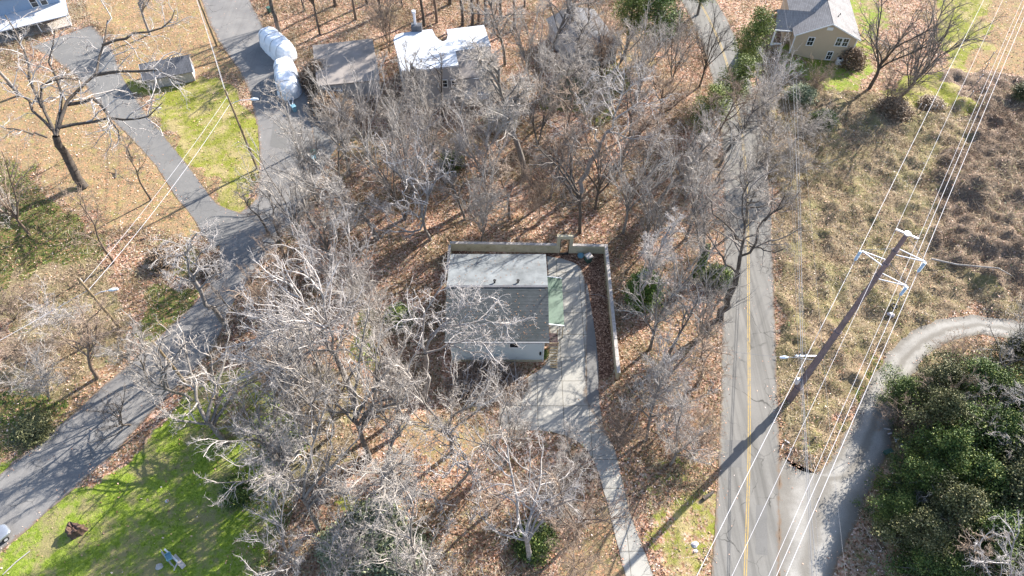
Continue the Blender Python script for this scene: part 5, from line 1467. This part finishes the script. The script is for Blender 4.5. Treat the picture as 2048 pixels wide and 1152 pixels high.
T(1190,420,15,5.0,'fan','dark','dark forked tree on the slope above the right end of the back wall')

# ---------------------------------------------------------------- evergreens
def ever_mesh(name, seed, kind):
    g = np.random.default_rng(seed)
    C = []; tone = []
    if kind == 'cedar':
        H, n = 6.0, 260
        z = g.random(n) ** .8 * H; rmax = 2.2 * np.sqrt(np.clip(1 - (z / H) ** 1.8, .03, 1)) * (.5 + .5 * np.minimum(z / 1.2, 1))
        a = g.random(n) * 6.283; r = rmax * (.45 + .55 * g.random(n) ** .4); sc, per = .42, 60
        z = z + .25
    elif kind == 'pine':
        H, n = 14.0, 150
        z = (5.0 + 9 * g.random(n)); rmax = 3.0 * (1 - ((z - 8.5) / 6.2) ** 2 * .8) ; a = np.round(g.random(n) * 11) / 11 * 6.283 + z * 1.7; r = np.abs(rmax) * (.25 + .75 * g.random(n)); sc, per = .55, 80
    elif kind == 'vine':
        H, n = 7.0, 260
        a = g.random(n) * 6.283; z = g.random(n) ** .65 * H; lob = 1 + .4 * np.sin(a * 3 + seed) + .25 * np.sin(a * 5 + 2 * seed) + .2 * np.sin(z * 2.5 + a * 2)
        r = 3.4 * lob * np.sqrt(np.clip(1 - (z / H) ** 2.2, .02, 1)) * (.45 + .6 * g.random(n)); sc, per = .36, 62
    else:
        H, n = 3.0, 170
        a = g.random(n) * 6.283; z = g.random(n) * H; r = 2.2 * np.sqrt(np.clip(1 - (z / H) ** 2, .02, 1)) * (.4 + .6 * g.random(n)); sc, per = .4, 55
    ct = g.normal(.5, .2, n)
    cen = np.stack([np.cos(a) * r, np.sin(a) * r, z], 1)
    P = np.repeat(cen, per, 0) + g.normal(0, sc, (n * per, 3)) * [1, 1, .6]
    P[:, 2] = np.maximum(P[:, 2], .1)
    tn = np.repeat(ct, per) + g.normal(0, .16, n * per)
    crown = leaf_mesh(name + '_foliage', P, {'vine': .095, 'pine': .11}.get(kind, .11), tn, g, .7)
    m = MB()
    m.tube([(0,0,-.3),(.1,.05,H*.5),(0,.1,H*.92)], [.28,.2,.05] if kind != 'shrub' else [.1,.08,.03], 8)
    for c in cen[::(2 if kind == 'pine' else 7)]:
        zb = max(c[2] - .8 - .2 * math.hypot(c[0], c[1]), .15); m.tube([(0.05,0.05,zb), (c[0]*.55, c[1]*.55, (zb + c[2]) / 2 + .1), tuple(c)], [.06,.045,.02], 4, False)
    me = bpy.data.meshes.new(name + '_trunk'); me.from_pydata(m.v, [], m.f); me.materials.append(M['trunk_grey'])
    return me, crown, H
EV = {k: ever_mesh(k, s, kd) for k, s, kd in (('cedar',1,'cedar'),('cedar2',2,'cedar'),('pine',3,'pine'),('pine2',4,'pine'),('vine',5,'vine'),('vine2',6,'vine'),('vine3',7,'vine'),('shrub',8,'shrub'),('shrub2',9,'shrub'))}
def evergreen(u, v, H, s, kind, mat, label, name='evergreen_tree', cat='tree', group=None, tilt=(0, 0)):
    b = at(u, v); tr_, cr, h0 = EV[kind]
    r = empty(name, (b.x, b.y, tz(b.x, b.y) - .05), trng.random() * 6.283)
    r.scale = (s, s, H / h0); tag(r, label, cat, group)
    part('trunk' if cat == 'tree' else 'stems', tr_, r, M['trunk_grey']); part('crown' if cat == 'tree' else 'foliage', cr, r, M[mat])
    if tilt != (0, 0): r.rotation_euler = (tilt[0], tilt[1], 0)
    return r
evergreen(1283,605,5.6,1.0,'cedar','leaf_green','round bright green cedar right of the walled yard')
evergreen(1250,110,13,1.0,'pine','leaf_pine','dark green pine at the top edge right of the bungalow')
evergreen(1300,112,13,1.25,'pine2','leaf_green','bright green pine at the top edge left of the upper road')
evergreen(1468,178,15,.9,'pine','leaf_pine','tall green evergreen between the upper road and the tan house', tilt=(0,.06))
evergreen(1378,300,11,.95,'pine2','leaf_pine','long green evergreen leaning towards the upper road, lower part', tilt=(-.2,.3))
evergreen(1440,235,11,.95,'pine','leaf_pine','green evergreen beside the upper road, just above the long leaning one', tilt=(-.12,.2))
evergreen(1395,30,9,1.0,'pine2','leaf_green','green evergreen at the very top edge over the upper road')
sh = [(585,880,2.4,.9,'leaf_vine','yellow green shrub right of the green lawn'),(748,1075,3.2,1.7,'leaf_sage','large pale sage shrub near the bottom edge'),(690,1100,2.5,1.2,'leaf_sage','smaller sage shrub left of the large one'),
      (800,1110,2.6,1.3,'leaf_sage','sage shrub right of the large one'),(480,985,2.2,.8,'leaf_vine','dark shrub at the lawn edge under the bushy grey tree'),(1068,1085,2.2,1.0,'leaf_vine','green shrub left of the narrow driveway'),
      (800,640,1.8,.9,'leaf_vine','yellow green shrub in the clearing left of the house'),(1000,250,2.4,1.1,'leaf_sage','pale shrub right of the white roofed building'),(1145,175,2.6,1.2,'leaf_sage','pale shrub below the bungalow'),
      (1640,255,2.4,1.0,'leaf_vine','dark green shrub below the tan house lawn'),(1600,200,2.0,1.1,'leaf_sage','pale green shrub on the bank below the tan house'),(2036,206,2.0,.9,'leaf_vine2','dull dark shrub in the brambles at the right edge'),
      (1435,560,2.2,.9,'leaf_vine','green bush left of the two lane road under the leaning tree'),(905,330,2.0,.9,'leaf_vine','dark green shrub below the balcony'),(1085,710,.8,.35,'leaf_vine','tiny green shrub at the corner of the white sided house'),
      (70,860,1.3,1.0,'leaf_vine2','low dull green shrub on the left verge of the lower side road'),(335,520,2.0,1.1,'leaf_brown','russet shrub on the left verge near the road bend'),(418,540,1.6,.8,'leaf_brown','russet shrub on the small island at the driveway mouth'),
      (640,165,3.6,1.4,'leaf_brown','tall brown shrub between the covered trailer and the garage'),(665,215,2.6,1.5,'leaf_brown','rounded brown shrub in front of the garage'),(700,235,2.2,1.5,'leaf_brown','rounded brown shrub right of the rounded one before the garage'),
      (1780,230,2.4,1.3,'leaf_brown','brown shrub under the two big dark trees'),(1860,215,1.6,1.0,'leaf_brown','brown shrub at the lower edge of the yellow lawn'),(1700,130,3.0,1.0,'leaf_brown','brown hedge like shrub along the right side of the tan house')]
for i, (u, v, h, s, mt, lb) in enumerate(sh):
    evergreen(u, v, h, s, 'shrub' if i % 2 else 'shrub2', mt, lb, 'shrub', 'shrub')
vt = [(1790,800,4.5,.8),(1850,790,6,.9),(1915,800,7,1.0),(1985,830,7,1.0),(1830,875,9,.9),(1875,880,7.5,1.1),(1945,905,8,1.1),(2030,930,8.5,1.2),(1835,945,9.5,.95),(1900,985,8,1.1),
      (1975,1010,8.5,1.2),(2060,1040,9,1.2),(1800,985,7.5,.85),(1850,1050,9,1.0),(1935,1090,7.5,1.1),(2030,1120,7,1.1),(1800,1085,7.0,.85),(1860,1140,5,1.0),(2080,860,8,1.1),(2000,730,5,.8),(2070,1180,7,1.1),(1765,1040,5.5,.7)]
for i, (u, v, h, s) in enumerate(vt):
    row = 'upper' if v < 850 else ('middle' if v < 1000 else 'lower')
    order = sorted([q[0] for q in vt if (q[1] < 850) == (v < 850) and (q[1] < 1000) == (v < 1000)])
    k = order.index(u); nth = ('first', 'second', 'third', 'fourth', 'fifth', 'sixth', 'seventh', 'eighth', 'ninth', 'tenth')[k]
    evergreen(u, v, h, s, ('vine', 'vine2', 'vine3')[i % 3], 'leaf_vine2' if i % 3 == 1 else 'leaf_vine', 'vine smothered tree, %s from the left in the %s thicket row by the gravel lane' % (nth, row), 'vine_covered_tree', group='vine smothered trees in the lower right thicket')

# ---------------------------------------------------------------- brush pile in front of the house
bp = empty('brush_pile', (*at(975, 770).xy, 0)); tag(bp, 'big dark brush pile of cut branches below the white sided house', 'brush pile')
g = np.random.default_rng(4)
n = 2600
a = g.random(n) * 6.283; rr = np.sqrt(g.random(n)); X_ = np.cos(a) * rr * 5.0; Y_ = np.sin(a) * rr * 2.9; Z_ = (1 - rr ** 2) * 1.7 * g.random(n) ** .5
P_ = np.stack([X_, Y_, Z_ + .1], 1); D_ = unit(g.normal(0, 1, (n, 3)) * [1, 1, .35])
pts = grow(P_, D_, .5 + 1.3 * g.random(n), 4, .25, -.05, g)
V_, F_ = tubes(pts, .012 + .03 * g.random(n) ** 3, np.full(n, .01), 3, g)
o = mesh_np('twigs', V_, F_, M['twig_brown']); o.parent = bp
n = 60
a = g.random(n) * 6.283; rr = np.sqrt(g.random(n)); P_ = np.stack([np.cos(a) * rr * 4.2, np.sin(a) * rr * 2.4, (1 - rr ** 2) * 1.2 + .5], 1)
pts = grow(P_, unit(g.normal(0, 1, (n, 3)) * [1, 1, .2]), 1.2 + 2.0 * g.random(n), 5, .14, 0, g)
V_, F_ = tubes(pts, .05 + .03 * g.random(n), np.full(n, .03), 5, g)
o = mesh_np('branches', V_, F_, M['twig_pale']); o.parent = bp
m = MB()
rr_ = random.Random(2); NR, NS = 9, 30
for i in range(NR + 1):
    for j in range(NS):
        t_ = i / NR; a_ = 6.283 * j / NS; q = 1 + .12 * math.sin(3 * a_ + 1)
        m.v.append((math.cos(a_) * t_ * 4.6 * q, math.sin(a_) * t_ * 2.6 * q, (1 - t_ ** 2) * 1.15 + rr_.random() * .22 - .05))
m.f = [(i*NS+j, (i+1)*NS+j, (i+1)*NS+(j+1)%NS, i*NS+(j+1)%NS) for i in range(NR) for j in range(NS)]
m.build('heap', M['dkbark'], bp)

# ---------------------------------------------------------------- small things
st = empty('tree_stump', (*at(155, 1062).xy, 0)); tag(st, 'rotten dark brown tree stump on the green lawn', 'tree stump')
m = MB(); rr_ = random.Random(9); NR, NS = 6, 18
rings = [(1.1,0),(.85,.35),(.75,.8),(.78,1.2),(.5,1.28),(.2,.95)]
for (r0_, z_) in rings:
    for j in range(NS):
        a_ = 6.283*j/NS; q = 1 + .16*math.sin(3*a_+1) + .12*math.sin(7*a_) + rr_.uniform(-.08,.08)
        m.v.append((math.cos(a_)*r0_*q, math.sin(a_)*r0_*q*.8, z_*(1+rr_.uniform(-.12,.12)) - .03))
m.f = [(i*NS+j, i*NS+(j+1)%NS, (i+1)*NS+(j+1)%NS, (i+1)*NS+j) for i in range(NR-1) for j in range(NS)] + [tuple((NR-1)*NS+j for j in range(NS))]
m.build('wood', M['dkbark'], st)
# scrap heap of boards
bd = [((.2,-.1,.1),(1.7,-1.3,.2),.5,'board',''),((-.9,.55,.1),(.9,-.75,.2),.17,'white_paint',''),((-1.1,.25,.12),(.5,-1.15,.22),.15,'board',''),((-1.2,.45,.1),(1.0,-1.5,.3),.07,'board',''),((.9,-1.7,.1),(1.1,-1.0,.25),.14,'board','')]
LB = ['wide weathered plank in the scrap pile on the lawn','white painted board in the scrap pile on the lawn','grey board beside the white one in the scrap pile on the lawn','thin brown stick across the scrap pile on the lawn','short grey board at the bottom of the scrap pile on the lawn']
c0 = at(345, 1110)
for i, (a, b, w, mt, _) in enumerate(bd):
    dz = Vector((0, 0, .12 * i))
    m = MB(); m.beam(Vector(a)+dz, Vector(b)+dz, w, .07); o = m.build('board', M[mt]); o.location = (c0.x, c0.y, .02); tag(o, LB[i], 'board', 'scrap boards on the lawn')
bx = empty('plastic_tub', (*at(343, 1117).xy, .6), .6); tag(bx, 'pale blue plastic crate on top of the scrap boards', 'tub')
m = MB(); m.box(-.28,.28,-.4,.4,0,.05); m.box(-.28,-.24,-.4,.4,.051,.3); m.box(.24,.28,-.4,.4,.051,.3); m.box(-.239,.239,-.4,-.36,.051,.3); m.box(-.239,.239,.36,.4,.051,.3); m.build('body', M['ltblue'], bx)
def rock(u, v, s, mat, label, name='rock', cat='rock', seed=1):
    b = at(u, v); m = MB(); rr = random.Random(seed); NR, NS = 5, 10
    for i in range(NR):
        t_ = i/(NR-1)*1.5
        for j in range(NS):
            a_ = 6.283*j/NS; q = 1 + rr.uniform(-.22,.22)
            m.v.append((math.cos(a_)*math.cos(t_)*s*q*1.2, math.sin(a_)*math.cos(t_)*s*q, math.sin(t_)*s*.7 - .05))
    m.f = [(i*NS+j, i*NS+(j+1)%NS, (i+1)*NS+(j+1)%NS, (i+1)*NS+j) for i in range(NR-1) for j in range(NS)] + [tuple((NR-1)*NS+j for j in range(NS))]
    o = m.build(name, M[mat]); o.location = (b.x, b.y, tz(b.x, b.y)); tag(o, label, cat); return o
rock(1389,1089,.36,'debris','pale grey rock on the grass left of the two lane road, larger one', seed=1)
rock(1391,1102,.22,'debris','pale grey rock on the grass left of the two lane road, smaller one', seed=2)
rock(318,1133,.35,'board','pale rock beside the scrap boards on the lawn', seed=3)
rock(335,1002,.2,'debris','pale stone under the tree edge of the green lawn', seed=4)
rock(1777,634,.4,'debris','pale rubble in the brambles below the steel pole arms', 'rubble', 'rubble', 5)
def litter_pile(u, v, label, n, spread, seed, mat='debris'):
    b = at(u, v); rr = random.Random(seed); r = empty('litter_pile', (b.x, b.y, tz(b.x, b.y))); tag(r, label, 'litter')
    for i in range(n):
        m = MB(); x_, y_ = rr.gauss(0, spread), rr.gauss(0, spread); a_ = rr.random()*6.28; w = rr.uniform(.08,.22); l = rr.uniform(.15,.4)
        p = Vector((x_, y_, .12)); d = Vector((math.cos(a_)*l, math.sin(a_)*l, rr.uniform(-.05,.12)))
        m.beam(p - d, p + d, w, .05); m.build('scrap', M[mat], r)
litter_pile(1835, 790, 'pinkish white litter scattered at the gravel lane bend', 12, .8, 1)
litter_pile(1800, 886, 'white litter under the vines beside the gravel lane', 8, .7, 2)
litter_pile(1574, 893, 'small white litter on the grass tip between the road and the gravel lane', 4, .4, 3)
tyre = empty('tyre', (*at(1781, 621).xy, tz(*at(1781, 621).xy) + .15)); tag(tyre, 'black tyre lying in the brambles below the steel pole arms', 'tyre')
m = MB(); m.tube([(math.cos(a_)*.36, math.sin(a_)*.36, .1+.02*a_) for a_ in np.linspace(0, 6.283, 20)], .12, 8, False); m.build('rubber', M['tyre'], tyre)
kb = empty('recycling_box', (*at(1774, 905).xy, .05), 1.9); tag(kb, 'small dark green box on the verge of the gravel lane', 'box')
m = MB(); m.box(-.22,.22,-.5,.5,0,.3); m.build('body', M['plastic_green'], kb)
m = MB(); m.box(-.25,.25,-.53,.53,.302,.34); m.build('lid', M['plastic_green'], kb)
# fallen trunks
def log(p, rad, label, mat='trunk_dark'):
    pts = []
    for (u, v, z) in p:
        q = at(u, v); pts.append((q.x, q.y, tz(q.x, q.y) + z))
    m = MB(); m.tube(pts, rad, 8); return tag(m.build('fallen_log', M[mat]), label, 'log')
log([(1855,527,.9),(1905,540,.8),(1975,560,.5),(2010,565,.3)], [.14,.12,.1,.05], 'long grey fallen log in the brambles right of the steel pole arms', 'twig_grey')
log([(1405,1000,.2),(1425,985,.3)], [.22,.18], 'short dark log beside the left road edge near the pole shadow')
log([(8,1150,.1),(35,1125,.12),(62,1103,.1)], [.06,.07,.05], 'thin pale branch lying on the green lawn at lower left', 'twig_pale')
log([(232,357,.1),(235,345,.35),(228,340,.5)], [.12,.1,.05], 'little dark curved branch on the tan lawn')
# wire fence posts round the yellow lawn
for i in range(9):
    t_ = i / 8
    q = at(1830 + 90 * t_ if i < 5 else 1920 + (t_-.5)*2*60, 228 if i < 5 else 228 - (t_-.5)*2*110)
    r = empty('fence_post', (q.x, q.y, tz(q.x, q.y)-.05)); tag(r, 'grey fence post, %s from the left along the yellow lawn edge' % ['first','second','third','fourth','fifth','sixth','seventh','eighth','last'][i], 'fence post', 'fence posts round the yellow lawn')
    m = MB(); m.beam((0,0,0),(0,0,1.4),.12); m.build('post', M['board'], r)
    m = MB(); m.tube([(0,0,1.4),(0,0,1.46)],[.09,.03],6); m.build('cap', M['galv'], r)
# roadside ditch kerb stones: low concrete edge of the left lane
